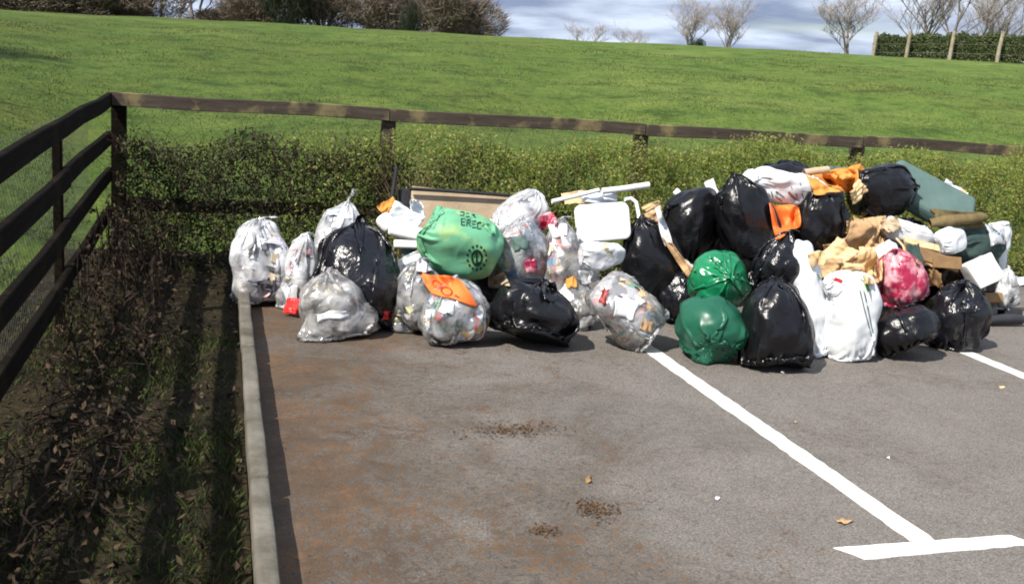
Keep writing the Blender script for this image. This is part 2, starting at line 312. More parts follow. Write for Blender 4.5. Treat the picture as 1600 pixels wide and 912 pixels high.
# kerb of separate stones
km = mat('kerb_concrete', (.070, .062, .045), (.20, .185, .155), rough=.9, spec=.2, ns=5, bump=.5, bs=50, bump2=.5, bs2=9, dist=.008, lo=.3, hi=.7, space='World')
def rbox(sx, sy, sz, bev, seg=2, jit=0., seed=0, sub=0, rc=0):
    bm = bmesh.new(); bmesh.ops.create_cube(bm, size=1); bmesh.ops.scale(bm, vec=(sx, sy, sz), verts=bm.verts)
    if rc: bmesh.ops.bevel(bm, geom=[e_ for e_ in bm.edges if abs(e_.verts[0].co.z - e_.verts[1].co.z) > sz * .9], offset=rc, segments=5, profile=.5, affect='EDGES')
    if bev: bmesh.ops.bevel(bm, geom=list(bm.edges), offset=bev, segments=seg, profile=.5, affect='EDGES')
    if sub: bmesh.ops.subdivide_edges(bm, edges=list(bm.edges), cuts=sub, use_grid_fill=True)
    if jit:
        for v in bm.verts: v.co += noise.noise_vector(v.co * 6 + Vector((seed * 7.1, 0, 0))) * jit
    return bm
def bmobj(name, bm, m, parent=None, smooth=False):
    me = bpy.data.meshes.new(name); bm.to_mesh(me); bm.free(); me.materials.append(m)
    for q in me.polygons: q.use_smooth = smooth
    return link(name, me, parent)
kerb = tag(empty('kerb', (.146, 2.5, 0)), kind='structure')
bm = rbox(.074, .905, .24, .014, 2, .007, 3, 3); k0 = None
y = -2.2; rs = random.Random(4)
while y < 7.6:
    if k0 is None: o = bmobj('kerb_stone', bm, km, kerb, True); k0 = o
    else: o = k0.copy(); COL.objects.link(o)
    o.location = (rs.uniform(-.003, .003), y - 2.5, -.002 + rs.uniform(-.004, .004)); o.rotation_euler = (rs.uniform(-.003, .003), rs.uniform(-.015, .015), rs.uniform(-.004, .004)); y += .915

# timber post and rail fences
def woodmat(name, a, b_, c_, li=(.21, .17, .085), sp=.2):
    m, t, p = newmat(name); tc = N(t, 'ShaderNodeTexCoord'); mp = N(t, 'ShaderNodeMapping'); mp.inputs['Scale'].default_value = (1.2, 14, 14); t.links.new(tc.outputs['Object'], mp.inputs[0])
    g = noi(t, mp.outputs[0], 2.2, 8, .7, .4); bl = noi(t, tc.outputs['Object'], 2.6, 5, .65)
    c = ramp(t, g, [(.32, a), (.55, b_), (.75, c_)]); c = mix(t, ramp(t, bl, [(.52, (0, 0, 0)), (.62, (.9, .9, .9))]), c, li); 
    t.links.new(c, p.inputs['Base Color']); p.inputs['Roughness'].default_value = .9; p.inputs['Specular IOR Level'].default_value = sp
    b = N(t, 'ShaderNodeBump', i_Strength=.6, i_Distance=.006); t.links.new(g, b.inputs['Height']); t.links.new(b.outputs[0], p.inputs['Normal']); return m
WD = woodmat('weathered_timber', (.040, .033, .026), (.076, .060, .046), (.12, .098, .075))
WDD = woodmat('dark_timber', (.005, .004, .0035), (.010, .008, .006), (.018, .014, .011), (.016, .013, .008), .04)  # near-black copy of the timber; left-side shade is put in its colour
def rail(parent, a, b_, h, th, m, seed):
    a, b_ = Vector(a), Vector(b_); L = (b_ - a).length; bm = rbox(L, th, h, .005, 1, 0, seed)
    bmesh.ops.bisect_plane(bm, geom=bm.verts[:] + bm.edges[:] + bm.faces[:], plane_co=(L * .2, 0, 0), plane_no=(1, 0, 0)); bmesh.ops.bisect_plane(bm, geom=bm.verts[:] + bm.edges[:] + bm.faces[:], plane_co=(-L * .2, 0, 0), plane_no=(1, 0, 0))
    for v in bm.verts: v.co.z += .010 * math.sin(v.co.x * 2.1 + seed) * (1 if abs(v.co.x) < L * .45 else 0)
    o = bmobj('rail', bm, m, parent); d = (b_ - a).normalized(); o.matrix_local = Matrix.Translation((a + b_) / 2 - Vector(parent.location)) @ Matrix((d, Vector((0, 0, 1)).cross(d).normalized(), d.cross(Vector((0, 0, 1)).cross(d)).normalized())).transposed().to_4x4(); return o
def post(parent, x, y, z0, z1, s, m, seed):
    bm = rbox(s, s, z1 - z0, .006, 1); o = bmobj('post', bm, m, parent)
    o.location = Vector((x, y, (z0 + z1) / 2)) - Vector(parent.location); o.rotation_euler = (math.sin(seed * 3) * .012, math.cos(seed * 5) * .012, math.sin(seed) * .05); return o
def wiremesh(parent, o, d, L, z0, z1, step=.07, r=.0009, lean=0):
    """chain link: two families of leaning zigzag wires"""
    A = Acc(); o = Vector(o); d = Vector(d).normalized(); nrm = Vector((0, 0, 1)).cross(d)
    n = int((L + (z1 - z0)) / step)
    for fam in (1, -1):
        for i in range(n):
            s0 = i * step - (z1 - z0) if fam == 1 else i * step
            a = (s0, z0); b_ = (s0 + fam * (z1 - z0), z1)
            (xa, za), (xb, zb) = a, b_
            ta = 0.; tb = 1.
            for lim, sg in ((0, 1), (L, -1)):
                fa = (xa - lim) * sg; fb = (xb - lim) * sg
                if fa < 0 and fb < 0: ta = 2; break
                if fa < 0: ta = max(ta, -fa / (fb - fa))
                if fb < 0: tb = min(tb, fa / (fa - fb))
            if ta >= tb: continue
            P0 = o + d * (xa + (xb - xa) * ta) + Vector((0, 0, za + (zb - za) * ta)) + nrm * (.0015 * fam); P1 = o + d * (xa + (xb - xa) * tb) + Vector((0, 0, za + (zb - za) * tb)) + nrm * (.0015 * fam)
            V, F = tubeVF([P0, P1], r, 3, False); A.add(V - np.array(parent.location), F)
    for z in (z0, (z0 + z1) / 2, z1):
        V, F = tubeVF([o + Vector((0, 0, z)), o + d * L + Vector((0, 0, z))], r * 1.5, 3, False); A.add(V - np.array(parent.location), F)
    m = link('wire_mesh', A.mesh('wire_mesh', MT['steel']), parent); m['kind'] = 'stuff'; return m
FY = 8.52
fb = empty('post_and_rail_fence', (4, FY, 0)); tag(fb, 'weathered brown timber fence with wire mesh running behind the hedge and rubbish', 'fence', 'timber fences round the car park')
px = [-.80, 1.34, 3.66, 5.93, 8.22, 10.5, 12.8, 15.1]; rs = random.Random(9)
for i in range(len(px) - 1):
    zt = 1.345 + rs.uniform(-.008, .008)
    rail(fb, (px[i] + (.003 if i else -.05), FY, zt - .055), (px[i + 1] - .003, FY, zt - .055 + rs.uniform(-.006, .006)), .104, .038, WD, i)
    if i < 3: rail(fb, (px[i] + .003, FY, .47), (px[i + 1] - .003, FY, .46), .11, .038, WDD, i + 20)
for i, x in enumerate(px): post(fb, x, FY + .075, -.3, 1.31 if i else 1.30, .11, WD if i else WDD, i)
wiremesh(fb, (-.8, FY + .145, 0), (1, 0, 0), 15.9, .05, 1.22)
fl = empty('post_and_rail_fence', (-.9, 4, 0)); tag(fl, 'dark stained four-rail timber fence running down the left side of the verge', 'fence', 'timber fences round the car park')
py = [8.52, 6.2, 3.4, 1.0, -1.0]
for i in range(len(py) - 1):
    for j, z in enumerate((1.335, 1.04, .76, .46)):
        xa = -.855 + rs.uniform(-.006, .006); k_ = (.021, .018, .024, .016)[j]
        rail(fl, (xa, py[i] - .003 - (.0 if i else .02), z - .054 - k_ * (8.52 - py[i])), (xa - .004, py[i + 1] + .003, z - .054 - k_ * (8.52 - py[i + 1])), .108, .04, WDD, i * 4 + j)
for i, y in enumerate(py[1:]): post(fl, -.945 if i else -.905, y, -.3, 1.22, .10 if i else .05, WDD, i + 30)
post(fl, -.90, 8.47, -.3, 1.38, .15, WDD, 44) if False else None
wiremesh(fl, (-1.01, -.8, 0), (0, 1, 0), 9.3, .05, 1.22, r=.0009)

# ---------------------------------------------------------------- vegetation
def blades(P, h, wd, seed, lean=.5, kind='tri'):
    """one bent triangle pair per blade"""
    rs = np.random.RandomState(seed); n = len(P); a = rs.uniform(0, 2 * np.pi, n); d = np.stack([np.cos(a), np.sin(a), 0 * a], -1); s = np.stack([-np.sin(a), np.cos(a), 0 * a], -1)
    h = h[:, None]; wd = wd[:, None]; l = rs.uniform(.1, lean, n)[:, None] * h
    up = np.array([0, 0, 1.])
    V = np.stack([P - s * wd, P + s * wd, P + d * l * .35 + up * h * .6 + s * wd * .7, P + d * l + up * h], 1).reshape(-1, 3)
    i = np.arange(n) * 4; F = np.concatenate([np.stack([i, i + 1, i + 2], -1), np.stack([i, i + 2, i + 3], -1)]); return V, F
def leaves(P, L, Wd, seed, up=.3):
    rs = np.random.RandomState(seed); n = len(P); a = rs.normal(size=(n, 3)); a[:, 2] += up; a /= np.linalg.norm(a, axis=1)[:, None]
    b = rs.normal(size=(n, 3)); b -= a * (a * b).sum(1)[:, None]; b /= np.linalg.norm(b, axis=1)[:, None]; c = np.cross(a, b)
    L = L[:, None]; Wd = Wd[:, None]
    V = np.stack([P - a * L, P + b * Wd + c * Wd * .3, P + a * L, P - b * Wd + c * Wd * .3], 1).reshape(-1, 3); i = np.arange(n) * 4
    return V, np.stack([i, i + 1, i + 2, i + 3], -1)
GB = leafmat('grass_blades', [(.068, .095, .022), (.090, .125, .030), (.118, .148, .042), (.15, .16, .06)], .6, .3)
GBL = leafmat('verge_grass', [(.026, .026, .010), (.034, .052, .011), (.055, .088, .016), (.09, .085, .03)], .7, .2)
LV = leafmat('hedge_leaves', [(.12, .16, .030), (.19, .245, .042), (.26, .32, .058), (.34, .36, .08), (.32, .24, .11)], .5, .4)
LVL = leafmat('shady_hedge_leaves', [(.012, .013, .005), (.026, .034, .009), (.05, .062, .015), (.06, .050, .02), (.065, .043, .024)], .6, .2)  # darker copy of the hedge leaves, with the corner's shade in the colour
DL = leafmat('dead_leaves', [(.035, .018, .009), (.08, .042, .018), (.13, .07, .028), (.18, .12, .06)], .8, .1)
DLV = leafmat('wet_leaves', [(.015, .010, .006), (.035, .022, .012), (.06, .04, .02), (.09, .06, .03)], .8, .1)  # darker copy of the dead leaves; the verge's shade is in the colour
TW = mat('twigs', (.050, .034, .024), (.115, .085, .058), rough=.9, spec=.15, ns=9)
TWL = mat('bramble_stems', (.016, .010, .008), (.050, .034, .024), rough=.9, spec=.15, ns=9)  # stems darkened so the left corner's shade sits in their colour
nrs = np.random.RandomState(11)
# field grass near the fence (part of one mass)
n = 150000; u = nrs.uniform(0, 1, n); r = 9.0 * (34 / 9.0) ** (u ** 1.15); az = nrs.uniform(R(-17), R(48), n)
x = r * np.sin(az); y = r * np.cos(az); k = (y > 8.8) | (x < -1.35); x, y, r = x[k], y[k], r[k]
pn = vn(np.stack([x, y, 0 * x], -1), 8, 3, .8); V, F = blades(np.stack([x, y, ground_z(x, y) - .01], -1), nrs.uniform(.012, .030, len(x)) * (1 + .3 * pn) * (1 + r / 80), nrs.uniform(.003, .006, len(x)) * (1 + r / 18), 3)
tag(link('field_grass', npmesh('field_grass', V, F, GB)), 'short green pasture grass growing on the field behind the fence', 'grass', kind='stuff')
cx = []; g_ = np.random.RandomState(91)
for i in range(420):
    r_ = 9.6 * (50 / 9.6) ** g_.rand(); a_ = g_.uniform(R(-16), R(47)); c0 = np.array([r_ * math.sin(a_), r_ * math.cos(a_)])
    if c0[1] < 9.2: continue
    cx.append(c0 + g_.normal(0, 1, (g_.randint(10, 42), 2)) * (.05 + .004 * r_) * np.array([2.2, 1]))
cx = np.concatenate(cx); V, F = blades(np.stack([cx[:, 0], cx[:, 1], ground_z(cx[:, 0], cx[:, 1]) - .01], -1), g_.uniform(.02, .055, len(cx)), g_.uniform(.006, .013, len(cx)), 33)
tag(link('grass_tufts', npmesh('grass_tufts', V, F, leafmat('tuft_grass', [(.05, .08, .02), (.07, .105, .025), (.09, .125, .03)], .7, .25))), 'coarse darker grass tufts dotted over the pasture', 'grass', kind='stuff')
# verge and border grass
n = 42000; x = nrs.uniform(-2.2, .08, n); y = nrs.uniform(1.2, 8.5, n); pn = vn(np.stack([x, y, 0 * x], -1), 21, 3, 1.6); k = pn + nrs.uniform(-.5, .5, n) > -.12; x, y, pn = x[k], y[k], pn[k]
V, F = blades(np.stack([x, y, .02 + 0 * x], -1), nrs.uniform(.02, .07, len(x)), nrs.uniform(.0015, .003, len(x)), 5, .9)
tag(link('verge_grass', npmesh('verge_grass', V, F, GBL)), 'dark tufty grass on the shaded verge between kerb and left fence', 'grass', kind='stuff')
# fallen leaves: on the verge and drifting over the tarmac
n = 2600; x = nrs.uniform(-1.3, .09, n); y = nrs.uniform(1.5, 8.6, n); V, F = leaves(np.stack([x, y, nrs.uniform(.05, .085, n)], -1), nrs.uniform(.008, .026, n), nrs.uniform(.004, .014, n), 7, 0)
tag(link('leaf_litter', npmesh('leaf_litter', V, F, DLV)), 'dry brown leaf litter lying over the dark verge', 'leaf litter', kind='stuff')
n = 60000; x = nrs.uniform(.19, 5.2, n); y = nrs.uniform(1.4, 7.6, n); s = stain(x, y); k = (s + nrs.normal(0, .16, n) > .42) & (nrs.uniform(0, 1, n) < .35); x, y = x[k], y[k]
V, F = leaves(np.stack([x, y, nrs.uniform(.003, .008, len(x))], -1), nrs.uniform(.003, .011, len(x)), nrs.uniform(.0012, .004, len(x)), 8, 0); V[:, 2] = .004 + (V[:, 2] - .004) * .22; V[:, 2] = np.maximum(V[:, 2], .003)
tag(link('dry_debris', npmesh('dry_debris', V, F, DL)), 'scattered brown leaf crumbs and moss on the tarmac before the heap', 'debris', kind='stuff')
# hedge in front of the back fence
def twigs(A, n, box, seed, ln=.35, r=.003, up=1.):
    rs = np.random.RandomState(seed)
    for i in range(n):
        p = np.array([rs.uniform(*box[0]), rs.uniform(*box[1]), rs.uniform(*box[2])]); d = rs.normal(size=3); d[2] = abs(d[2]) * up + .3; d /= np.linalg.norm(d); l = ln * rs.uniform(.5, 1.4)
        b = rs.normal(size=3) * .12 * l
        V, F = tubeVF([p, p + d * l * .5 + b, p + d * l + b * .5], [r, r * .7, r * .3], 3, False); A.add(V, F)
hd = empty('hedge', (4, 8.2, 0)); tag(hd, 'scruffy green hedge with brown twigs growing against the back fence', 'hedge')
n = 112000; x = .3 + 10.2 * nrs.uniform(0, 1, n); x = x[(x > 2.6) | (nrs.uniform(0, 1, n) < (x - .3) / 2.3)]; n = len(x); top = 1.11 + .05 * smooth((x - .8) / 2) + .05 * np.sin(x * 1.7) + .07 * np.sin(x * 4.1 + 1) + .03 * np.clip(x - 4, 0, 4); z = top * nrs.uniform(0, 1, n) ** .75 + nrs.normal(0, .035, n)
front = 7.98 + .12 * np.clip(z / 1.1, 0, 1) ** 2 + .06 * vn(np.stack([x, z, 0 * x], -1), 17, 3, 3.); y = front + np.abs(nrs.normal(0, .13, n)); k = (y < 8.46) & (z > .02); x, y, z = x[k], y[k], z[k]
V, F = leaves(np.stack([x, y, z], -1) - np.array(hd.location), nrs.uniform(.008, .025, len(x)), nrs.uniform(.003, .010, len(x)), 12, .5)
o = link('foliage', npmesh('foliage', V, F, LV), hd); o['kind'] = 'stuff'
A = Acc(); twigs(A, 1500, ((1.1, 10.5), (8.0, 8.42), (.05, 1.0)), 5, .32, .0028); V_ = A.mesh('twigs', TW); V_.transform(Matrix.Translation(-Vector(hd.location))); o = link('twigs', V_, hd); o['kind'] = 'stuff'
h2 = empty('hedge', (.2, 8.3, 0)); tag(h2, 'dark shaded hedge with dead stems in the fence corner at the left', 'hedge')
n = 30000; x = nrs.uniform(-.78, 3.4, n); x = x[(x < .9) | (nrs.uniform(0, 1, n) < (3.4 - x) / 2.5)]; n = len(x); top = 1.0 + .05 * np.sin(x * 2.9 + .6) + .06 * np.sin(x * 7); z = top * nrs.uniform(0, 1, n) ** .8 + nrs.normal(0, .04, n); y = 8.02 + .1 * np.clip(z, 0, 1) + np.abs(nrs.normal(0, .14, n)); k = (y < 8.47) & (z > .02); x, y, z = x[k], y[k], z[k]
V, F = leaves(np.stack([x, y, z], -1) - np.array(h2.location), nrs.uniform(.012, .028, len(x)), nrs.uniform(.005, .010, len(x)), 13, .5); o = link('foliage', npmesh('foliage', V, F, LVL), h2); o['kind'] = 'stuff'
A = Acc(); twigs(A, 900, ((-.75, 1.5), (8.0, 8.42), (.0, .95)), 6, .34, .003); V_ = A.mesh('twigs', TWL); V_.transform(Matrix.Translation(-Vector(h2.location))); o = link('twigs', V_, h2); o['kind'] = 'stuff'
# arching brambles on the verge
br = empty('bramble', (-.5, 6.2, 0)); tag(br, 'tangle of dead bramble stems leaning on the left fence', 'bramble'); A = Acc(); LP = []
rs = np.random.RandomState(31)
for i in range(250):
    yy = rs.uniform(3.0, 8.2); xx = rs.uniform(-.84, -.35); hgt = (.10 + .50 * smooth((yy - 4.6) / 2.4)) * rs.uniform(.4, 1.05); a = rs.uniform(0, 6.28); l = rs.uniform(.25, .75)
    p0 = np.array([xx, yy, .03]); dx = np.array([math.cos(a) * .55, math.sin(a), 0]) * l
    pts = [p0 + dx * s + np.array([0, 0, hgt * (1 - (2 * s - .9) ** 2 / 1.2 + .0)]) + rs.normal(size=3) * .015 for s in (0, .2, .4, .6, .8, 1.)]
    for q in pts: q[0] = min(max(q[0], -.83), .0); q[2] = max(q[2], .03)
    V, F = tubeVF(pts, [.0045, .004, .0035, .003, .0022, .001], 3, False); A.add(V - np.array(br.location), F)
    for k in range(9): q = pts[rs.randint(1, 6)] + rs.normal(size=3) * .05; q[0] = max(q[0], -.84); LP.append(q)
o = link('stems', A.mesh('stems', TWL), br); o['kind'] = 'stuff'; LP = np.array(LP) - np.array(br.location)
V, F = leaves(LP, rs.uniform(.012, .028, len(LP)), rs.uniform(.006, .014, len(LP)), 15, .2); o = link('dead_leaves', npmesh('dead_leaves', V, F, DLV), br); o['kind'] = 'stuff'
# tall dry stems beside the fence post left of the heap
ws = empty('dead_weeds', (1.45, 8.1, 0)); tag(ws, 'clump of pale dead weed stems below the first fence post right of the corner', 'weeds'); A = Acc()
for i in range(60):
    a = rs.uniform(0, 6.28); l = rs.uniform(.1, .45); hh = rs.uniform(.5, 1.12); p0 = np.array([1.45 + rs.normal() * .08, 8.05 + rs.normal() * .05, .0]); d = np.array([math.cos(a), math.sin(a) * .4, 0]) * l
    V, F = tubeVF([p0, p0 + d * .3 + [0, 0, hh * .6], p0 + d + [0, 0, hh]], [.003, .0022, .001], 3, False); A.add(V - np.array(ws.location), F)
o = link('stems', A.mesh('stems', mat('dry_stems', (.17, .12, .07), (.30, .22, .12), rough=.9, ns=7)), ws); o['kind'] = 'stuff'

# ---------------------------------------------------------------- bare trees, far bushes, far hedge
def treemesh(seed, H, spread, trunks=1, upright=.5, fine=2600, r0=.13):
    rs = random.Random(seed); A = Acc(); tips = []
    def grow(p, d, L, r, lev):
        pts = [p]; rad = [r]; q = p; dd = d
        for k in range(4):
            dd = (dd + Vector((rs.gauss(0, .13), rs.gauss(0, .13), rs.gauss(0, .06) + .05 * upright))).normalized(); q = q + dd * (L / 4); pts.append(q); rad.append(r * (1 - .16 * (k + 1)))
            if lev >= 1: tips.append((q, dd, lev))
        V, F = tubeVF(pts, rad, 5 if lev == 0 else 3, False); A.add(V, F)
        if lev >= 3: return
        nb = 7 if lev == 0 else 5
        for i in range(nb):
            s = rs.uniform(.35, 1) if lev else rs.uniform(.3, 1); j = min(3, int(s * 4)); b = pts[j].lerp(pts[j + 1], s * 4 - j)
            a = rs.uniform(0, 6.28); side = Vector((math.cos(a), math.sin(a), 0)) * spread; nd = (dd * .6 + side + Vector((0, 0, upright))).normalized()
            grow(b, nd, L * rs.uniform(.45, .68), rad[j] * .55, lev + 1)
    for k in range(trunks):
        a = rs.uniform(0, 6.28); grow(Vector((math.cos(a) * .3 * (trunks > 1), math.sin(a) * .3 * (trunks > 1), -.3)), Vector((math.cos(a) * .18 * (trunks > 1), math.sin(a) * .18 * (trunks > 1), 1)).normalized(), H * .5, r0, 0)
    tm = A.mesh('trunk', TREEM)
    n = fine; P = []; 
    T = [tips[rs.randrange(len(tips))] for _ in range(n)]; P = np.array([tuple(t_[0]) for t_ in T]); D = np.array([tuple(t_[1]) for t_ in T]); g = np.random.RandomState(seed)
    D = D + g.normal(size=D.shape) * .5 + np.array([0, 0, .25 * upright]); D /= np.linalg.norm(D, axis=1)[:, None]; L = g.uniform(.3, .8, n)[:, None] * H / 9; S = np.cross(D, g.normal(size=D.shape)); S /= np.linalg.norm(S, axis=1)[:, None]
    wd = .008 * H / 9; V = np.stack([P - S * wd, P + S * wd, P + D * L], 1).reshape(-1, 3); F = np.arange(3 * n).reshape(n, 3)
    return tm, npmesh('crown', V, F, TWIGM)
TREEM = mat('bark', (.14, .12, .11), (.26, .23, .205), rough=.9, spec=.15, ns=3)
TWIGM = leafmat('bare_twigs', [(.28, .24, .225), (.38, .33, .31), (.48, .43, .41)], .9, 0)  # twigs paled so that distance haze is in their colour
def tree(vm_, x, y, s, rz, label, group, cat='tree', name='bare_tree', wd=1.45):
    o = empty(name, (x, y, float(ground_z(x, y)) + .02)); tag(o, label, cat, group); o.scale = (s * wd, s * wd, s); o.rotation_euler = (0, 0, rz)
    link('trunk', vm_[0], o); link('crown', vm_[1], o); return o
def dirR(u, v, r): d = CAMR @ Vector((u - 800, 456 - v, -FOC)); k = r / math.hypot(d.x, d.y); return EYE + d * k
V1 = treemesh(3, 6, .85, 2, .8, 5200, .075); V2 = treemesh(8, 6, .8, 2, .5, 3200, .09); V3 = treemesh(14, 9, .66, 2, .7, 3400, .11)
def ptree(vm_, h0, u, vtop, r, rz, label, group='bare trees on the skyline'):
    q = dirR(u, vtop, r); z0 = float(ground_z(q.x, q.y)); zs = np.empty(len(vm_[1].vertices) * 3, np.float32); vm_[1].vertices.foreach_get('co', zs); return tree(vm_, q.x, q.y, (q.z - z0) / float(np.percentile(zs[2::3], 99.5)), rz, label, group)
ptree(V2, 6.6, 918, 30, 78, 1., 'small round bare tree left of the others on the open skyline')
ptree(V2, 6.6, 992, 40, 80, 2.4, 'lowest bare tree on the skyline, right of the small round one')
ptree(V1, 7.0, 1098, -8, 72, .4, 'slim bare tree, left one of the close pair on the skyline')
ptree(V1, 7.0, 1136, -12, 73, 3.1, 'slim bare tree, right one of the close pair on the skyline')
ptree(V1, 7.0, 1335, -40, 66, 5.1, 'tall slim bare tree standing left of the far hedge end')
ptree(V3, 9.5, 1462, -85, 74, .3, 'big spreading bare tree behind the left half of the far hedge')
ptree(V3, 9.5, 1528, -95, 72, 2.2, 'big multi-trunked bare tree behind the middle of the far hedge')
ptree(V3, 9.5, 1600, -60, 78, 4.0, 'big bare tree at the right edge behind the far hedge')
# wood on the left skyline
def bushmesh(seed, n, ivy=False):
    g = np.random.RandomState(seed); A = Acc(); rs = random.Random(seed)
    C_ = [(g.normal(0, .9), g.normal(0, .9), g.uniform(.8, 2.6), g.uniform(.8, 1.5)) for _ in range(9)]; P = []
    for i in range(n):
        c_ = C_[g.randint(9)]; d = g.normal(size=3); d /= np.linalg.norm(d); P.append(np.array(c_[:3]) + d * c_[3] * g.uniform(.55, 1.05) ** .6)
    P = np.array(P); P[:, 2] = np.abs(P[:, 2]); D = g.normal(size=P.shape) * .6; D[:, 2] += .8; D[:, :2] += P[:, :2] * .35; D /= np.linalg.norm(D, axis=1)[:, None]; S = np.cross(D, g.normal(size=D.shape)); S /= np.linalg.norm(S, axis=1)[:, None]; L = g.uniform(.25, .7, n)[:, None]; wd = .02
    V = np.stack([P - S * wd, P + S * wd, P + D * L], 1).reshape(-1, 3)
    for i in range(14):
        a = rs.uniform(0, 6.28); d = Vector((math.cos(a) * .5, math.sin(a) * .5, 1)); V_, F_ = tubeVF([Vector((0, 0, -.2)), d * 1.2, d * 2.4 + Vector((rs.gauss(0, .3), rs.gauss(0, .3), 0))], [.06, .04, .015], 3, False); A.add(V_, F_)
    return A.mesh('stems', TREEM), npmesh('crown', V, np.arange(3 * n).reshape(n, 3), IVY if ivy else BUSHM)
BUSHM = leafmat('brown_thicket', [(.10, .075, .062), (.15, .11, .088), (.20, .155, .12), (.18, .16, .10)], .9, 0)
IVY = leafmat('ivy_leaves', [(.010, .016, .008), (.022, .032, .014), (.03, .045, .02)], .6, .1)
B1, B2, BI = bushmesh(1, 9000), bushmesh(2, 9000), bushmesh(5, 7000, True)
def bush(vm_, u, r, wid, hgt, rz, label, group, cat='bush', name='bush'):
    q = dirR(u, 60, r); o = empty(name, (q.x, q.y, float(ground_z(q.x, q.y)))); tag(o, label, cat, group); o.scale = (wid / 4.6, wid / 4.6, hgt / 3.7); o.rotation_euler = (0, 0, rz); link('stems', vm_[0], o); link('crown', vm_[1], o)
BL = ['grey-brown bush at the left end of the far wood', 'second brown bush along the edge of the far wood', 'brown bush left of the dark twin trunks on the skyline', 'low thin bush right of the dark twin trunks on the skyline', 'brown bush just left of the dark ivy clump', 'brown bush just right of the dark ivy clump', 'wide brown bush between ivy clump and small dark evergreen', 'rounded brown bush right of the small evergreen, ending the wood', 'last low bush at the right end of the far wood']
for i, (u, r, wd, hh) in enumerate([(10, 68, 8, 4.2), (110, 67, 8, 3.8), (205, 66, 7, 3.4), (345, 70, 5.5, 1.9), (395, 68, 4.5, 3.4), (505, 67, 6, 4.2), (585, 66, 6, 4.4), (690, 64, 6.2, 3.9), (742, 64, 3.4, 2.2)]):
    bush((B1, B2)[i % 2], u, r, wd, hh, i * 1.3, BL[i], 'brown bushes edging the far wood')
bush(BI, 448, 64, 3.6, 6.5, 1, 'dark ivy-clad clump rising out of the far wood', None, 'bush', 'ivy_clump'); bush(BI, 638, 62.5, 1.3, 2.1, 2, 'small dark evergreen in front of the brown bushes', None, 'bush', 'evergreen_bush')
bush(BI, 1089, 60, .9, .75, 2, 'tiny dark bush on the crest below the slim pair of trees', None, 'bush', 'evergreen_bush')
for i, (u, vt, r, vm_) in enumerate([(30, -110, 74, V3), (90, -90, 78, V3), (160, -120, 76, V3), (262, -130, 70, V3), (308, -120, 70, V3), (430, -120, 71, V3), (530, -80, 76, V3), (600, -70, 74, V3), (690, -16, 72, V2)]):
    ptree(vm_, 9.5 if vm_ is V3 else 6.6, u, vt, r, i * .9, ['bare tree over the leftmost bush of the far wood', 'second bare tree from the left in the far wood', 'third bare tree from the left in the far wood', 'left one of two dark trunks at the gap in the far wood', 'right one of two dark trunks at the gap in the far wood', 'bare tree rising behind the dark ivy clump', 'bare tree right of the dark ivy clump', 'bare tree behind the small dark evergreen', 'low bare tree over the rounded bush at the wood end'][i], 'bare trees of the far wood')
# bushes and trees added out of view to shade verge, rails and field
HR = ['overgrown hedgerow bush left of the fence, nearest the camera', 'second overgrown hedgerow bush left of the fence', 'third overgrown hedgerow bush left of the fence', 'lowest overgrown hedgerow bush left of the fence, farthest of them']
for i, (x, y, sz_) in enumerate(((-10.8, 3.0, .8), (-10.6, 7.5, .85), (-10.8, 12.0, .9), (-11.6, 16.8, 1.0))):
    o = empty('ivy_clad_tree', (x, y, float(ground_z(x, y)))); tag(o, ['ivy-clad tree left of the field, nearest the camera', 'ivy-clad tree left of the field, second from the camera', 'ivy-clad tree left of the field, third from the camera', 'ivy-clad tree left of the field, farthest of its row'][i], 'tree', 'ivy-clad trees along the left of the field'); o.scale = (1.3 * sz_, 1.3 * sz_, 2.5 * sz_); o.rotation_euler = (0, 0, i * 1.1); link('stems', BI[0], o); link('crown', BI[1], o)
for i, y in enumerate((-1.2, .6, 2.4, 4.3)):
    o = empty('hedgerow_bush', (-3.4 - .15 * (i % 2), y, 0)); tag(o, HR[i], 'bush', 'hedgerow bushes left of the fence'); o.scale = (.55, .75, (.66, .66, .66, .50)[i]); o.rotation_euler = (0, 0, 0); link('stems', (B1, B2)[i % 2][0], o); link('crown', (B1, B2)[i % 2][1], o)
# clipped hedge and its fence posts at the top right
fh = empty('far_hedge', (36, 46, 3.4)); P = []; g = np.random.RandomState(77); n = 42000
us = g.uniform(1367, 1760, n)
def hedgebase(u):
    r = 60 - (u - 1370) * .022; d = CAMR @ Vector((0, 0, -1)); az = np.interp(u, [1300, 1370, 1425, 1490, 1570, 1760], np.arctan2([.5415, .570, .594, .622, .6525, .722], [.8407, .8216, .8045, .783, .7578, .692])); return r, az
r, az = hedgebase(us); r = r + .9 + np.abs(g.normal(0, .25, n)) - .25; x = r * np.sin(az); y = r * np.cos(az); hgt = 1.40 + .07 * np.sin(us * .11) + .05 * np.sin(us * .31) + .06 * g.normal(size=n); z = ground_z(x, y) + hgt * g.uniform(0, 1, n) ** .8 + .05
HL = leafmat('clipped_hedge_leaves', [(.03, .045, .016), (.065, .095, .028), (.10, .13, .042), (.14, .15, .055)], .6, .15)
tag(fh, 'long clipped dark green hedge behind posts at the top right of the field', 'hedge'); V, F = leaves(np.stack([x, y, z], -1) - np.array(fh.location), g.uniform(.04, .08, n), g.uniform(.025, .045, n), 9, .2); o = link('foliage', npmesh('foliage', V, F, HL), fh); o['kind'] = 'stuff'
ff = empty('stake_fence', (36, 45, 3.4)); tag(ff, 'row of pale wooden stakes with wire in front of the far hedge', 'fence')
pmt = mat('pale_stake', (.22, .18, .12), (.34, .30, .22), rough=.9, ns=4); prev = None
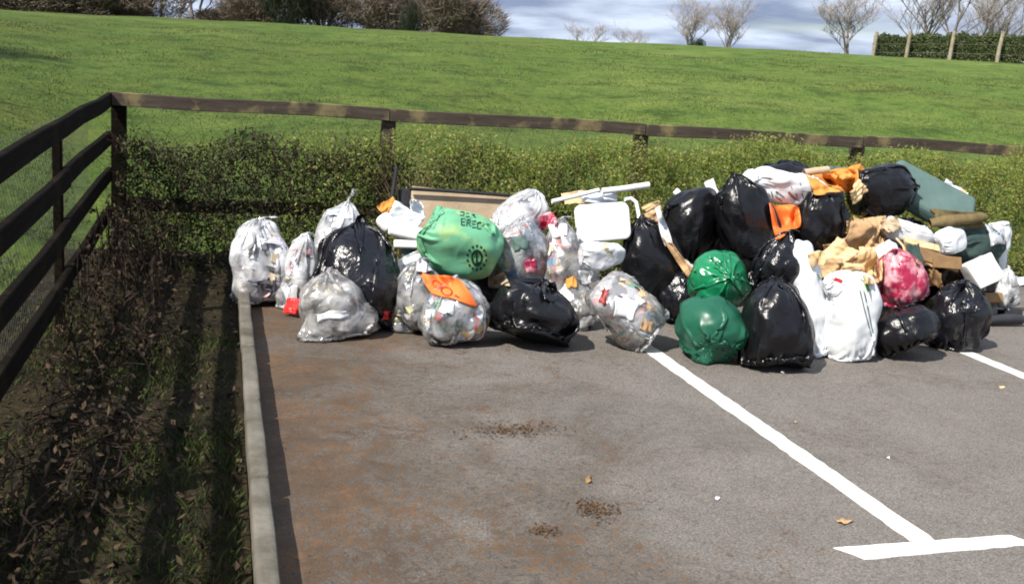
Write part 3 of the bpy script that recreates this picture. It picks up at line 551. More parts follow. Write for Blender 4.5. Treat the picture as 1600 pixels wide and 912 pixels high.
for i, u in enumerate([1369, 1422, 1489, 1567, 1650, 1745]):
    r, az = hedgebase(u); x = r * math.sin(az); y = r * math.cos(az); z = float(ground_z(x, y)); V, F = tubeVF([(x, y, z - .2), (x + .02, y, z + .8), (x + (.10 if i == 3 else .05), y, z + 1.6)], [.10, .095, .09], 8); o = link('stake', npmesh('stake', V - np.array(ff.location), F, pmt, False), ff)
    if prev:
        for hz in (.5, .95, 1.35): V, F = tubeVF([(prev[0], prev[1], prev[2] + hz), (x, y, z + hz)], .012, 3, False); o = link('wire', npmesh('wire', V - np.array(ff.location), F, MT['steel']), ff)
    prev = (x, y, z)
print('setting', round(time.time() - T0, 1))
# ================================================================ BAGS: cloth relaxed over lumpy contents
def simulate(specs, M_=52, N_=84, steps=120):
    B = len(specs); g = lambda k: np.array([s[k] for s in specs], np.float32).reshape(B, 1, 1)
    a, b, c = g('a'), g('b'), g('c'); ex = g('ex'); tuft = g('tuft'); sq = g('sq'); NK = [s['top'] == 'neck' for s in specs]
    phi = np.linspace(0, 2 * np.pi, N_, endpoint=False)[None, None, :]
    per = 2 * np.pi * np.sqrt((a * a + b * b) / 2) * ex; am = (a + b) / 2
    L = np.pi * np.sqrt((am * am + c * c) / 2) * 1.06 * (1 + (ex - 1) * .6)
    mn = np.array([M_ - 1 if not NK[i] else int(round((M_ - 1) * float(L[i, 0, 0] / (L[i, 0, 0] + tuft[i, 0, 0])))) for i in range(B)])
    dv = np.where(np.array(NK).reshape(B, 1, 1), L + tuft, L) / (M_ - 1); du = per / N_
    ms = np.arange(M_)[None, :, None]; mk = mn[:, None, None]
    th = -np.pi / 2 + np.pi * np.clip(ms / mk, 0, 1); r = np.maximum(np.cos(th), 0) ** .7; r = np.where(ms > mk, .08 + .3 * (ms - mk) / 10, r)
    X = np.zeros((B, M_, N_, 3), np.float32)
    X[..., 0] = a * 1.06 * ex * r * np.cos(phi); X[..., 1] = b * 1.06 * ex * r * np.sin(phi)
    X[..., 2] = np.where(ms <= mk, c * 1.05 * np.sin(th), c * 1.05 + (ms - mk) * dv)
    lr = []
    for i, s in enumerate(specs):
        rs = np.random.RandomState(s['seed'] + 7); A_ = float(am[i, 0, 0]); q = X[i] / A_
        X[i] += np.stack([vn(q * 2.5, s['seed'] + k, 4) for k in range(3)], -1) * A_ * .06
        X[i] += rs.normal(size=X[i].shape) * A_ * .012
        rs = np.random.RandomState(s['seed']); n = s.get('nl', 60); d = rs.normal(size=(n, 3)); d /= np.linalg.norm(d, axis=1)[:, None]; lr.append((d, rs.uniform(.1, 1, n)))
    V = X.copy(); du4 = du[..., None]; dv4 = dv[..., None]; dd4 = np.sqrt(du4 ** 2 + dv4 ** 2); i_ = np.arange(N_)
    abc = np.concatenate([a, b, c], -1).reshape(B, 1, 1, 3); e = 2 * sq[..., None]; flo = g('floor'); below = (ms <= mk)[..., None]
    stiff = g('stiff')[..., None]
    def corr(A, Bv, rest, k):
        d = A - Bv; l = np.sqrt((d * d).sum(-1, keepdims=True)) + 1e-9; return d * ((l - rest) / l * (.5 * k))
    for st in range(steps):
        vel = (X - V) * .86; V = X.copy(); X += vel; X[..., 2] -= .0004
        rad = X / (np.sqrt((X ** 2).sum(-1, keepdims=True)) + 1e-6); X -= rad * (.0013 if st < steps * .8 else .0006) * below
        if st < steps * .4: X += np.random.RandomState(st).normal(size=X.shape).astype(np.float32) * .0014
        for it in range(2):
            for s0 in (0, 1):
                Xr = np.roll(X, -1, axis=2); q = corr(X[:, :, s0::2], Xr[:, :, s0::2], du4, 1.); X[:, :, s0::2] -= q; X[:, :, (i_[s0::2] + 1) % N_] += q
            for s0 in (0, 1):
                n = (M_ - s0) // 2; q = corr(X[:, s0:s0 + 2 * n:2][:, :n], X[:, s0 + 1:s0 + 1 + 2 * n:2][:, :n], dv4, 1.); X[:, s0:s0 + 2 * n:2] -= q; X[:, s0 + 1:s0 + 1 + 2 * n:2] += q
            for sh in (1, -1):
                for s0 in (0, 1):
                    n = (M_ - s0) // 2; Xr = np.roll(X, -sh, axis=2); q = corr(X[:, s0:s0 + 2 * n:2], Xr[:, s0 + 1:s0 + 1 + 2 * n:2], dd4, .35); X[:, s0:s0 + 2 * n:2] -= q; X[:, s0 + 1:s0 + 1 + 2 * n:2] += np.roll(q, sh, axis=2)
        Bf = np.roll(X, -2, axis=2); d = X - Bf; l = np.sqrt((d * d).sum(-1, keepdims=True)) + 1e-9; cc = np.where(l < du4 * 1.75, d * ((l - du4 * 1.75) / l) * stiff, 0); X -= cc; X += np.roll(cc, 2, axis=2)
        d = X[:, :-2] - X[:, 2:]; l = np.sqrt((d * d).sum(-1, keepdims=True)) + 1e-9; cc = np.where(l < dv4 * 1.75, d * ((l - dv4 * 1.75) / l) * stiff, 0); X[:, :-2] -= cc; X[:, 2:] += cc
        q = X / abc; rr_ = (np.abs(q) ** e).sum(-1, keepdims=True) ** (1 / e)
        if st % 8 == 0:
            qn = q / (np.sqrt((q * q).sum(-1, keepdims=True)) + 1e-9); Fl = np.ones(X.shape[:-1], np.float32)
            for k, s in enumerate(specs):
                ds, am_ = lr[k]; dots = qn[k].reshape(-1, 3) @ ds.T; wd = s.get('lw', .09); w_ = np.clip((dots - 1 + wd) / wd, 0, 1) ** .6 * am_[None]
                Fl[k] = (1 - s['lump'] * .9 + s['lump'] * 1.5 * w_.max(1)).reshape(M_, N_)
        tg = Fl[..., None]; sc_ = np.where((rr_ < tg) & below, tg / np.maximum(rr_, .05), 1.); X *= 1 + (sc_ - 1) * .6
        for k, s in enumerate(specs):
            h = N_ // 2; j = np.arange(1, h); av = (X[k, 0, j] + X[k, 0, N_ - j]) * .5; X[k, 0, j] = av; X[k, 0, N_ - j] = av
            if s['top'] == 'seam': av = (X[k, -1, j] + X[k, -1, N_ - j]) * .5; X[k, -1, j] = av; X[k, -1, N_ - j] = av
            elif NK[k]:
                m = mn[k]; ph = phi[0, 0]; rn = s.get('neck', .024) * (1 + .25 * np.sin(ph * 9)); k_ = min(1, st / (steps * .4))
                T = np.stack([rn * np.cos(ph), rn * np.sin(ph), np.full(N_, s['c'] * 1.08) + .01 * np.sin(ph * 7)], -1); X[k, m] += (T - X[k, m]) * (k_ * .9)
                if m < M_ - 1:
                    U = X[k, m + 1:]; n_ = U.shape[0]; w_ = np.linspace(.45, .02, n_)[:, None] * k_ * .35; U[..., 0] -= U[..., 0] * w_; U[..., 1] -= U[..., 1] * w_
                    zt = s['c'] * 1.08 + np.arange(1, n_ + 1)[:, None] * float(dv[k, 0, 0]) * .85; U[..., 2] += (zt - U[..., 2]) * .05 * k_
        fl = -c * flo; X[..., 2] = np.where(X[..., 2] < fl + .002, fl, X[..., 2])
    return X, mn
NB, MB_ = 100, 60
BF = np.array([(i * NB + j, i * NB + (j + 1) % NB, (i + 1) * NB + (j + 1) % NB, (i + 1) * NB + j) for i in range(MB_ - 1) for j in range(NB)])
BAGS = []
def bag(name, label, u, v, W, H, y, axis, m, cat='bin bag', group=None, ex=1.12, lump=.14, sq=1.25, tuft=.10, top='neck', seed=None, floor=.9, depth=.9, spin=0, lie=False, contents=None, lw=.09, nl=60, stiff=.2, neck=.024, z=None, sx=.99):
    p = spot(u, v, y); s = ppm(p); a = W / 2 / s * sx; c = H / 2 / s * sx
    BAGS.append(dict(u=u, v=v, W=W, H=H, name=name, label=label, p=p, a=a, b=a * depth, c=c, axis=axis, m=m, cat=cat, group=group, ex=ex, lump=lump, sq=sq, tuft=tuft, top=top, seed=seed or len(BAGS) * 3 + 1, floor=floor, spin=spin, lie=lie, contents=contents, lw=lw, nl=nl, stiff=stiff, neck=neck))
GBK = 'black refuse bags in the heap'; GCL = 'clear recycling sacks in the heap'
PAL = dict(
 mixed=[(.62, .60, .57), (.70, .69, .68), (.5, .5, .52), (.35, .33, .32), (.55, .42, .30), (.12, .25, .42), (.55, .08, .07), (.10, .32, .18), (.62, .45, .15), (.08, .08, .09), (.70, .72, .76), (.45, .55, .62)],
 news=[(.66, .66, .67), (.72, .72, .72), (.42, .42, .44), (.6, .12, .12), (.12, .14, .2), (.62, .5, .32), (.15, .3, .25), (.7, .7, .7), (.25, .25, .28), (.55, .32, .1), (.66, .64, .6)],
 pale=[(.68, .68, .70), (.74, .74, .76), (.55, .56, .60), (.66, .6, .54), (.42, .42, .46), (.5, .3, .3), (.62, .64, .68), (.22, .22, .25), (.7, .7, .72), (.35, .4, .48), (.12, .12, .14), (.5, .42, .3)],
 drab=[(.20, .17, .13), (.34, .28, .20), (.12, .11, .10), (.6, .6, .58), (.42, .36, .26), (.08, .08, .08), (.72, .72, .72)],
 dark=[(.05, .05, .06), (.10, .10, .11), (.30, .28, .26), (.6, .6, .6), (.2, .25, .3), (.4, .36, .12)],
 pinkish=[(.75, .68, .68), (.7, .35, .38), (.55, .15, .2), (.72, .6, .55)])
# --- left end
bag('clear_sack', 'milky clear sack at the left end, resting over the kerb end', 412, 410, 98, 128, 7.12, (-.12, .1, 1), 'film_white', 'clear sack', GCL, 1.22, .28, 1.1, .10, contents=('pale', 70), lw=.16, nl=30)
bag('clear_sack', 'narrow clear sack with rolled knot, between the leftmost sack and black bag', 466, 425, 66, 112, 6.98, (.05, 0, 1), 'film_white', 'clear sack', GCL, 1.25, .25, 1.1, .12, contents=('pale', 60), neck=.03, lw=.16)
bag('clear_sack', 'tall milky clear sack poking up behind the left black bag', 528, 378, 80, 120, 7.3, (.25, .4, 1), 'film_white', 'clear sack', GCL, 1.2, .25, 1.05, .16, contents=('pale', 50), lw=.2, nl=20)
bag('black_bag', 'leftmost black bag, standing behind the greyish clear sack', 549, 430, 142, 158, 6.75, (.15, .35, 1), 'black2', 'black bag', GBK, 1.24, .2, 1.15, .10, lw=.14, nl=34)
bag('clear_sack', 'greyish clear sack with brown and white rubbish, front of the leftmost black bag', 530, 477, 116, 106, 6.1, (-.15, .1, 1), 'film_grey', 'clear sack', GCL, 1.2, .2, 1.15, .08, contents=('drab', 80), lw=.14)
bag('clear_sack', 'clear sack holding a rolled dark bag, behind the sack under the orange banner', 658, 462, 88, 104, 6.55, (-.1, 0, 1), 'film', 'clear sack', GCL, 1.22, .2, 1.1, .08, contents=('dark', 70), lw=.14)
bag('clear_sack', 'clear sack of cans and packets lying below the orange banner', 711, 487, 106, 98, 6.15, (-.1, .1, 1), 'film', 'clear sack', GCL, 1.18, .18, 1.15, .06, contents=('mixed', 150), lw=.12)
bag('black_bag', 'wide low black bag below the colourful clear sack, left of centre', 832, 488, 138, 98, 6.35, (.35, .4, 1), 'black', 'black bag', GBK, 1.15, .15, 1.2, .06)
bag('green_sack', 'pale green printed sack lying on top of clear sacks', 719, 380, 104, 130, 6.5, (1, -.25, -.45), 'green_pale', 'green sack', 'green sacks in the heap', 1.07, .10, 1.4, 0, 'seam', spin=35, lw=.25, nl=18, stiff=.25, depth=.9)
bag('clear_sack', 'clear sack with pointed upright tip behind the green printed sack', 812, 340, 84, 86, 7.15, (.5, 0, 1), 'film_white', 'clear sack', GCL, 1.2, .2, 1.1, .20, contents=('pale', 60), lw=.16, neck=.045)
bag('clear_sack', 'clear sack of colourful packets standing on the wide low black bag', 812, 397, 84, 108, 6.62, (-.05, -.05, 1), 'film', 'clear sack', GCL, 1.18, .16, 1.2, .05, contents=('mixed', 110), lw=.12)
bag('clear_sack', 'tall narrow clear sack left of the white panels', 880, 425, 76, 158, 6.7, (-.12, 0, 1), 'film', 'clear sack', GCL, 1.2, .18, 1.2, .07, contents=('mixed', 150), lw=.12)
bag('clear_sack', 'big clear sack full of newspaper lying over the end of a white line', 980, 486, 100, 138, 6.08, (-.85, .25, .72), 'film', 'clear sack', GCL, 1.12, .14, 1.3, 0, 'seam', contents=('news', 230), lie=True, lw=.12, depth=.85, spin=10)
bag('black_bag', 'black bag leaning left, behind the big newspaper sack', 1024, 428, 98, 150, 6.72, (-.30, 0, 1), 'black', 'black bag', GBK, 1.14, .12, 1.3, .05)
bag('black_bag', 'black bag high in the heap above the brown card strips', 1076, 354, 100, 116, 6.95, (.15, .1, 1), 'black', 'black bag', GBK, 1.12, .10, 1.35, 0, 'seam', spin=15)
bag('black_bag', 'smooth black bag leaning beside the white printed sack', 1166, 340, 96, 132, 6.68, (-.42, .05, 1), 'black', 'black bag', GBK, 1.10, .09, 1.25, .05, neck=.03)
bag('green_sack', 'bright green crinkled sack on top of the dark green one', 1124, 439, 90, 92, 5.98, (-.12, -.75, .25), 'green_bright', 'green sack', 'green sacks in the heap', 1.22, .14, 1.1, .05, lw=.14, neck=.02)
bag('green_sack', 'dark green smooth sack with a pointed corner on the tarmac', 1113, 513, 108, 98, 5.82, (.15, .75, .7), 'green_dark', 'green sack', 'green sacks in the heap', 1.1, .08, 1.15, .04, floor=.95, spin=75, depth=.8)
bag('black_bag', 'tall front black bag standing right of the green sacks', 1214, 504, 110, 132, 5.72, (.05, .35, 1), 'black', 'black bag', GBK, 1.12, .10, 1.3, .10)
bag('black_bag', 'crumpled black bag slumped on top of the tall front one', 1208, 412, 86, 96, 5.88, (.22, -.1, 1), 'black2', 'black bag', GBK, 1.35, .3, 1.05, .09, lw=.18, nl=20)
bag('white_sack', 'white sack with smudged red print lying across the top of heap', 1222, 293, 58, 130, 7.0, (1, -.05, -.18), 'white', 'white sack', 'white sacks in the heap', 1.1, .12, 1.3, 0, 'seam', spin=20, lw=.2, nl=20, depth=1.0)
bag('black_bag', 'round matt black bag under the orange jacket', 1282, 345, 84, 104, 6.9, (.1, 0, -1), 'black', 'black bag', GBK, 1.15, .12, 1.2, .05)
bag('black_bag', 'flat black bag behind the white printed sack at the top', 1238, 278, 54, 122, 7.5, (1, 0, .02), 'black2', 'black bag', GBK, 1.2, .15, 1.2, 0, 'seam')
bag('black_bag', 'black bag on top of the heap beside the orange jacket', 1378, 300, 84, 102, 7.1, (1, -.1, .12), 'black', 'black bag', GBK, 1.15, .12, 1.2, .05, lw=.12)
bag('white_sack', 'long narrow white sack right of the tall front black bag', 1264, 466, 54, 176, 6.0, (-.26, .1, 1), 'white', 'white sack', 'white sacks in the heap', 1.1, .1, 1.3, 0, 'seam', spin=10, stiff=.25, depth=.8)
bag('white_sack', 'wide white sack with green striped edge standing on the tarmac', 1330, 494, 90, 132, 5.85, (-.06, .1, 1), 'white', 'white sack', 'white sacks in the heap', 1.08, .08, 1.5, 0, 'seam', stiff=.25, lw=.2, nl=20, depth=.75)
bag('black_bag', 'low front black bag under the pink sack', 1416, 516, 102, 76, 5.95, (-.3, .5, .8), 'black', 'black bag', GBK, 1.12, .1, 1.25, .05)
bag('black_bag', 'rightmost black bag, with a crumpled tied top', 1494, 492, 104, 106, 5.98, (-.15, 0, 1), 'black2', 'black bag', GBK, 1.18, .15, 1.2, .13, neck=.035)
bag('pink_sack', 'pink net sack leaning above the low front black bag', 1410, 436, 76, 92, 5.92, (-.42, 0, 1), 'pink', 'pink sack', None, 1.2, .18, 1.2, .08, lw=.12, neck=.04)
bag('clear_sack', 'small clear sack on the ground at the far right end', 1566, 452, 52, 62, 6.75, (.1, 0, 1), 'film_white', 'clear sack', GCL, 1.2, .2, 1.1, .05, contents=('drab', 40))
bag('clear_sack', 'little dark clear pouch on the tarmac left of the banner sacks', 634, 500, 38, 50, 6.35, (1, -.1, .15), 'film', 'clear sack', GCL, 1.2, .2, 1.1, .02, contents=('dark', 24), neck=.02)
bag('white_sack', 'blue-tinged white sack curling down at the right end of heap', 1556, 392, 46, 88, 6.95, (.12, 0, -1), 'white', 'white sack', 'white sacks in the heap', 1.15, .14, 1.2, 0, 'seam', depth=.7)
bag('dark_green_bundle', 'dark green bundle under the olive cushion at the right', 1522, 383, 62, 92, 6.85, (1, 0, .1), 'darkgreen', 'bundle', None, 1.15, .14, 1.25, 0, 'seam')
bag('clear_sack', 'small clear sack squeezed behind the wide low black bag', 912, 492, 40, 46, 6.5, (.1, 0, 1), 'film_white', 'clear sack', GCL, 1.2, .2, 1.1, .03, contents=('drab', 20))
bag('white_packet', 'white packet with yellow letters below the white chair seat', 940, 400, 44, 68, 6.22, (1, -.05, .02), 'white', 'packet', None, 1.1, .10, 1.5, 0, 'seam', depth=.6, lw=.25, nl=14, spin=15)
bag('white_packet', 'white packet with red stripe on top of the white sacks', 1312, 443, 38, 52, 5.60, (1, -.2, .45), 'white', 'packet', None, 1.12, .14, 1.3, 0, 'seam', depth=.6, lw=.25, nl=14)
bag('white_cushion', 'large white cushion lying right of the cardboard', 1416, 362, 40, 84, 6.62, (1, 0, -.32), 'white', 'cushion', 'white cushions in the heap', 1.1, .10, 1.4, 0, 'seam', depth=.8, lw=.25, nl=14, spin=20)
bag('white_cushion', 'small white cushion between brown board and olive roll', 1483, 376, 40, 52, 6.6, (1, 0, .3), 'white', 'cushion', 'white cushions in the heap', 1.1, .12, 1.4, 0, 'seam', depth=.8, lw=.25, nl=14)
bag('black_bag', 'black bag filling the low gap right of the newspaper sack', 1068, 470, 80, 90, 6.55, (0, .2, 1), 'black2', 'black bag', GBK, 1.2, .18, 1.2, .05)
bag('clear_sack', 'clear sack with brownish waste low behind the newspaper sack', 893, 468, 70, 84, 6.55, (-.1, .2, 1), 'film', 'clear sack', GCL, 1.2, .2, 1.1, .04, contents=('drab', 70))
# bags seen only as dark gaps between the others carry the upper ones
bag('black_bag', 'black bag wedged low in the gap left of the white printed sack, behind the others', 1120, 400, 120, 120, 7.5, (0, 0, 1), 'black', 'black bag', GBK, 1.12, .12, 1.3, .04)
bag('black_bag', 'black bag wedged in the gap under the green printed sack', 735, 430, 120, 110, 7.0, (0, 0, 1), 'black', 'black bag', GBK, 1.12, .12, 1.3, .04)
bag('black_bag', 'black bag wedged in the gap between cardboard and pink sack', 1400, 420, 150, 130, 7.2, (.1, 0, 1), 'black', 'black bag', GBK, 1.12, .12, 1.3, .04)
bag('black_bag', 'black bag wedged behind the right black bag and white box', 1500, 440, 110, 120, 6.9, (.1, 0, 1), 'black', 'black bag', GBK, 1.12, .12, 1.3, .04)
X, MN = simulate(BAGS, MB_, NB); print('sim', round(time.time() - T0, 1))
ICO = None
def ico():
    global ICO
    if ICO is None:
        bm = bmesh.new(); bmesh.ops.create_icosphere(bm, subdivisions=2, radius=1); ICO = (np.array([tuple(v.co) for v in bm.verts]), np.array([[v.index for v in f.verts] for f in bm.faces])); bm.free()
    return ICO
def facet(rs, sx, sy, sz, k=9, jit=.04):
    V, F = ico(); V = V.copy()
    for i in range(k):
        n_ = rs.normal(size=3); n_ /= np.linalg.norm(n_); d = rs.uniform(.45, .8); o = V @ n_ - d; V -= np.maximum(o, 0)[:, None] * n_
    V += rs.normal(size=V.shape) * jit; return V * np.array([sx, sy, sz]), F
def tri(F): return np.concatenate([F[:, [0, 1, 2]], F[:, [0, 2, 3]]]) if F.shape[1] == 4 else F
def contents_mesh(s, mat_):
    rs = np.random.RandomState(s['seed'] + 50); pal = PAL[s['contents'][0]]; A = Acc(); a, b, c = s['a'], s['b'], s['c']
    for i in range(s['contents'][1]):
        d = rs.normal(size=3); d /= np.linalg.norm(d); k = (np.abs(d) ** (2 * s['sq'])).sum() ** (-1 / (2 * s['sq'])); p = d * k * rs.uniform(.70, .95) * np.array([a, b, c])
        p[2] = max(p[2], -c * s['floor'] + .035); sz = rs.uniform(.028, .062); col = np.array(pal[rs.randint(len(pal))]) * rs.uniform(.95, 1.3); col = np.minimum(col, .9); q = rs.rand(); M3 = np.array(rotm(rs.normal(size=3), rs.uniform(0, 360)))
        if q < .30: V, F = facet(rs, sz, sz * .8, sz * .7)
        elif q < .38: V, F = tubeVF([(0, 0, -.05), (0, 0, -.042), (0, 0, .042), (0, 0, .05)], [.024, .03, .03, .022], 8); F = tri(F)
        elif q < .48: V = boxV(sz * 2.4, sz * 1.6, sz * rs.uniform(.3, 1.)) + rs.normal(size=(8, 3)) * .003; F = tri(BOXF)
        else:       # a crumpled sheet of paper
            g_ = 6; xx, yy = np.meshgrid(np.linspace(-1, 1, g_), np.linspace(-1, 1, g_)); V = np.stack([xx.ravel() * sz * 2.0, yy.ravel() * sz * 1.6, rs.normal(size=g_ * g_) * sz * .40], -1); I = np.arange(g_ * g_).reshape(g_, g_); F = tri(np.stack([I[:-1, :-1], I[:-1, 1:], I[1:, 1:], I[1:, :-1]], -1).reshape(-1, 4))
        Wv = V @ M3.T + p; e_ = 2 * s['sq']; rr_ = (np.abs(Wv / np.array([a, b, c])) ** e_).sum(1) ** (1 / e_); Wv = Wv * np.where(rr_ > .93, (.93 + .015 * rs.rand()) / rr_, 1)[:, None]; Wv[:, 2] = np.maximum(Wv[:, 2], -c * s['floor'] + .012); A.add(s['warp'](Wv), F, col)
    return A.mesh('contents', mat_)
OBJ = {}
def GROUNDV(u): return np.interp(u, [365, 420, 520, 600, 700, 850, 900, 980, 1100, 1220, 1340, 1530, 1600], [456, 462, 508, 508, 520, 512, 500, 524, 540, 545, 535, 520, 470])
for k, s in enumerate(BAGS):
    P = X[k].reshape(-1, 3).astype(float); g_ = np.random.RandomState(s['seed'] + 3); am_ = (s['a'] + s['b']) / 2
    dz = P[:, 2] - s['c'] * 1.04; kk = dz > 0
    if s['top'] == 'neck':                       # the tied end flops over
        az_ = g_.uniform(0, 6.28); an = g_.uniform(.9, 1.7) * np.clip(dz / .09, 0, 1); dx = np.sin(an) * dz; P[:, 0] += np.where(kk, dx * math.cos(az_), 0); P[:, 1] += np.where(kk, dx * math.sin(az_), 0); P[:, 2] = np.where(kk, s['c'] * 1.04 + np.cos(an) * dz, P[:, 2])
    def warp(P, am_=am_, s=s):
        q_ = P / am_; h_ = np.clip(P[:, 2:3] / s['c'], -1, 1); k_ = 1 - .10 * h_ * (1 if s['top'] == 'neck' else .3) * np.sign(s['axis'][2] + .01); P = P * np.concatenate([k_, k_, np.ones_like(k_)], 1)
        return P + np.stack([vn(q_, s['seed'] + 11 + j, 3, .55) for j in range(3)], -1) * am_ * .12 * np.array([1, 1, .8]) + np.stack([vn(q_, s['seed'] + 31 + j, 2, 2.6) for j in range(3)], -1) * am_ * .022
    P = warp(P); s['warp'] = warp; Rm = np.array(rotm(s['axis'], s['spin'])); Wd = P @ Rm.T; body = np.arange(len(P)) < (MN[k] + 1) * NB
    ax = Vector(s['axis']).normalized(); th_ = math.atan2(ax.dot(CAMR.col[0]), ax.dot(CAMR.col[1])); tw = 1.10 * math.hypot(s['W'] * math.cos(th_), s['H'] * math.sin(th_)); thh = 1.07 * math.hypot(s['W'] * math.sin(th_), s['H'] * math.cos(th_))
    Cn = np.array(CAMR); loc = np.array(s['p']); kx = kz = 1.; grounded = (s['v'] + thh / 2) > GROUNDV(s['u'])
    for it in range(5):                          # settle size and stand so that it fills its real outline; grounded ones rest on z = 0
        S_ = np.array([kx, (kx + kz) / 2, kz]); Q = Wd * S_; zb = np.percentile(Q[:, 2], 9 if thh > 60 else 4) if grounded else 0
        if grounded: loc[2] = .004 - zb; Q[:, 2] = np.maximum(Q[:, 2], zb)
        c_ = (Q[body] + loc - np.array(EYE)) @ Cn; uu = 800 - FOC * c_[:, 0] / c_[:, 2]; vv = 456 + FOC * c_[:, 1] / c_[:, 2]; pm = FOC / -c_[:, 2].mean()
        kx = min(1.25, max(.7, kx * tw / np.ptp(uu))); kz = min(1.3, max(.6, kz * thh / np.ptp(vv)))
        loc[0] += (s['u'] - (uu.max() + uu.min()) / 2) / pm
        dv_ = (s['v'] - (vv.max() + vv.min()) / 2) / pm
        if grounded: loc[1] = loc[1] - dv_ / .36 * .8
        else: loc[2] -= dv_
    if abs(kz - 1) > .25 or abs(kx - 1) > .2 or abs(loc[1] - s['p'].y) > .25: print('fit', s['label'][:44], round(kx, 2), round(kz, 2), 'y', round(s['p'].y, 2), '->', round(loc[1], 2), 'g' if grounded else '')
    S_ = np.array([kx, (kx + kz) / 2, kz]); Wd = Wd * S_; s['p'] = Vector(loc); s['S'] = S_
    if grounded:                                 # weight spreads the foot of the bag
        hz = np.clip((Wd[:, 2] + loc[2]) / .14, -.3, 1); sp = 1 + .10 * (1 - hz) ** 2; Wd[:, 0] *= sp; Wd[:, 1] *= sp; Wd[:, 2] = np.maximum(Wd[:, 2], .004 - loc[2])
    zmin = Wd[:, 2].min() + loc[2]; lift = 0
    if zmin < .05 or s['lie']: lift = (.004 - zmin) if not s['lie'] else max(0, -.03 - zmin)
    if abs(lift) > .02: print('lift', s['label'][:40], round(lift, 3))
    loc = s['p'] + Vector((0, 0, lift)); Wd[:, 2] = np.maximum(Wd[:, 2], .004 - loc.z)
    base = Wd[:, 2].min(); loc2 = loc + Vector((0, 0, base)); Wd[:, 2] -= base
    if 'pointed corner' in s['label']:
        w0 = Wd + np.array(loc2); tip = w0[np.argmin(w0[:, 1] + w0[:, 2] * 1.2 + np.abs(w0[:, 0] - 2.93) * .9)]; dd = np.linalg.norm((w0 - tip) * np.array([1, 1, .8]), axis=1); Wd += np.exp(-(dd / .075) ** 1.3)[:, None] * np.array([-.01, -.10, .0])
    me = npmesh(s['name'], Wd, BF, MT[s['m']], True)
    if s['contents']:
        o = empty(s['name'], loc2); tag(o, s['label'], s['cat'], s['group']); link('film', me, o)
        cm = contents_mesh(s, MT['tint']); cm.transform(Matrix.Translation((0, 0, -base)) @ Matrix.Diagonal((*s['S'], 1)) @ Matrix(Rm.tolist()).to_4x4())
        for v in cm.vertices: v.co.z = max(v.co.z, .008)
        ch = link('contents', cm, o); ch['kind'] = 'stuff'
    else:
        o = link(s['name'], me); o.location = loc2; tag(o, s['label'], s['cat'], s['group'])
    s['obj'] = o; s['world'] = Wd + np.array(loc2); OBJ[s['label']] = s
print('bags', round(time.time() - T0, 1))

# ---------------------------------------------------------------- prints lying on the sacks
def finds(sub): return next(s for l, s in OBJ.items() if sub in l)
def bvh_of(s): return BVHTree.FromPolygons([Vector(q) for q in s['world']], s.get('faces') or [tuple(f) for f in BF.tolist()])
def printed(s, name, polys, m, off=.0035, res=1.6):
    """polys: outlines in photo pixels; each is laid on the sack's surface as a thin printed patch"""
    bv = bvh_of(s); A = Acc(); V = []; F = []
    for pl in polys:
        pl = np.array(pl, float); cen = pl.mean(0); ring = []
        for i in range(len(pl)):
            a, b_ = pl[i], pl[(i + 1) % len(pl)]; n_ = max(1, int(np.linalg.norm(b_ - a) / res))
            for j in range(n_): ring.append(a + (b_ - a) * j / n_)
        pts = [cen] + ring; W = []
        for q in pts:
            d = (CAMR @ Vector((q[0] - 800, 456 - q[1], -FOC))).normalized(); h = bv.ray_cast(EYE, d)
            if h[0] is None: break
            W.append(h[0] - d * off)
        if len(W) < len(pts): continue
        n0 = len(V); V += [tuple(q - s['obj'].location) for q in W]; m_ = len(ring)
        F += [(n0, n0 + 1 + i, n0 + 1 + (i + 1) % m_) for i in range(m_)]
    if V: o = link(name, npmesh(name, V, F, m), s['obj']); o['kind'] = 'stuff'
def ringpolys(cx, cy, rx, ry, t_, n=18, rot=0):
    out = []
    for i in range(n):
        a0, a1 = 2 * math.pi * i / n, 2 * math.pi * (i + 1) / n; f = lambda a, k: (cx + (rx * k) * math.cos(a) * math.cos(rot) - (ry * k) * math.sin(a) * math.sin(rot), cy + (rx * k) * math.cos(a) * math.sin(rot) + (ry * k) * math.sin(a) * math.cos(rot))
        out.append([f(a0, 1), f(a1, 1), f(a1, 1 - t_), f(a0, 1 - t_)])
    return out
def stroke(x0, y0, x1, y1, w_):
    d = np.array([x1 - x0, y1 - y0], float); d /= np.linalg.norm(d); n_ = np.array([-d[1], d[0]]) * w_ / 2; a = np.array([x0, y0]); b_ = np.array([x1, y1]); return [a + n_, b_ + n_, b_ - n_, a - n_]
gs = finds('pale green printed')
P_ = ringpolys(745.2, 402.8, 9.2, 13.4, .34)
for i in range(14):
    a = 2 * math.pi * (i + .5) / 14; f = lambda r_, da: (745.2 + r_ * .80 * math.cos(a + da), 402.8 + r_ * 1.0 * math.sin(a + da)); P_.append([f(16.5, -.10), f(20.5, -.12), f(20.5, .12), f(16.5, .10)])
P_ += [stroke(745, 392, 744.6, 413, 2.6), stroke(741.5, 391, 744, 396, 5), stroke(748.5, 409, 746, 412, 3.5)]
printed(gs, 'printed_sun_emblem', P_, MT['ink'])
def gl(x, y, *segs, s=1.): return [stroke(x + a * s, y + b_ * s + (x - 718) * .22, x + c_ * s, y + d_ * s + (x - 718) * .22, 1.9) for a, b_, c_, d_ in segs]
P_ = []
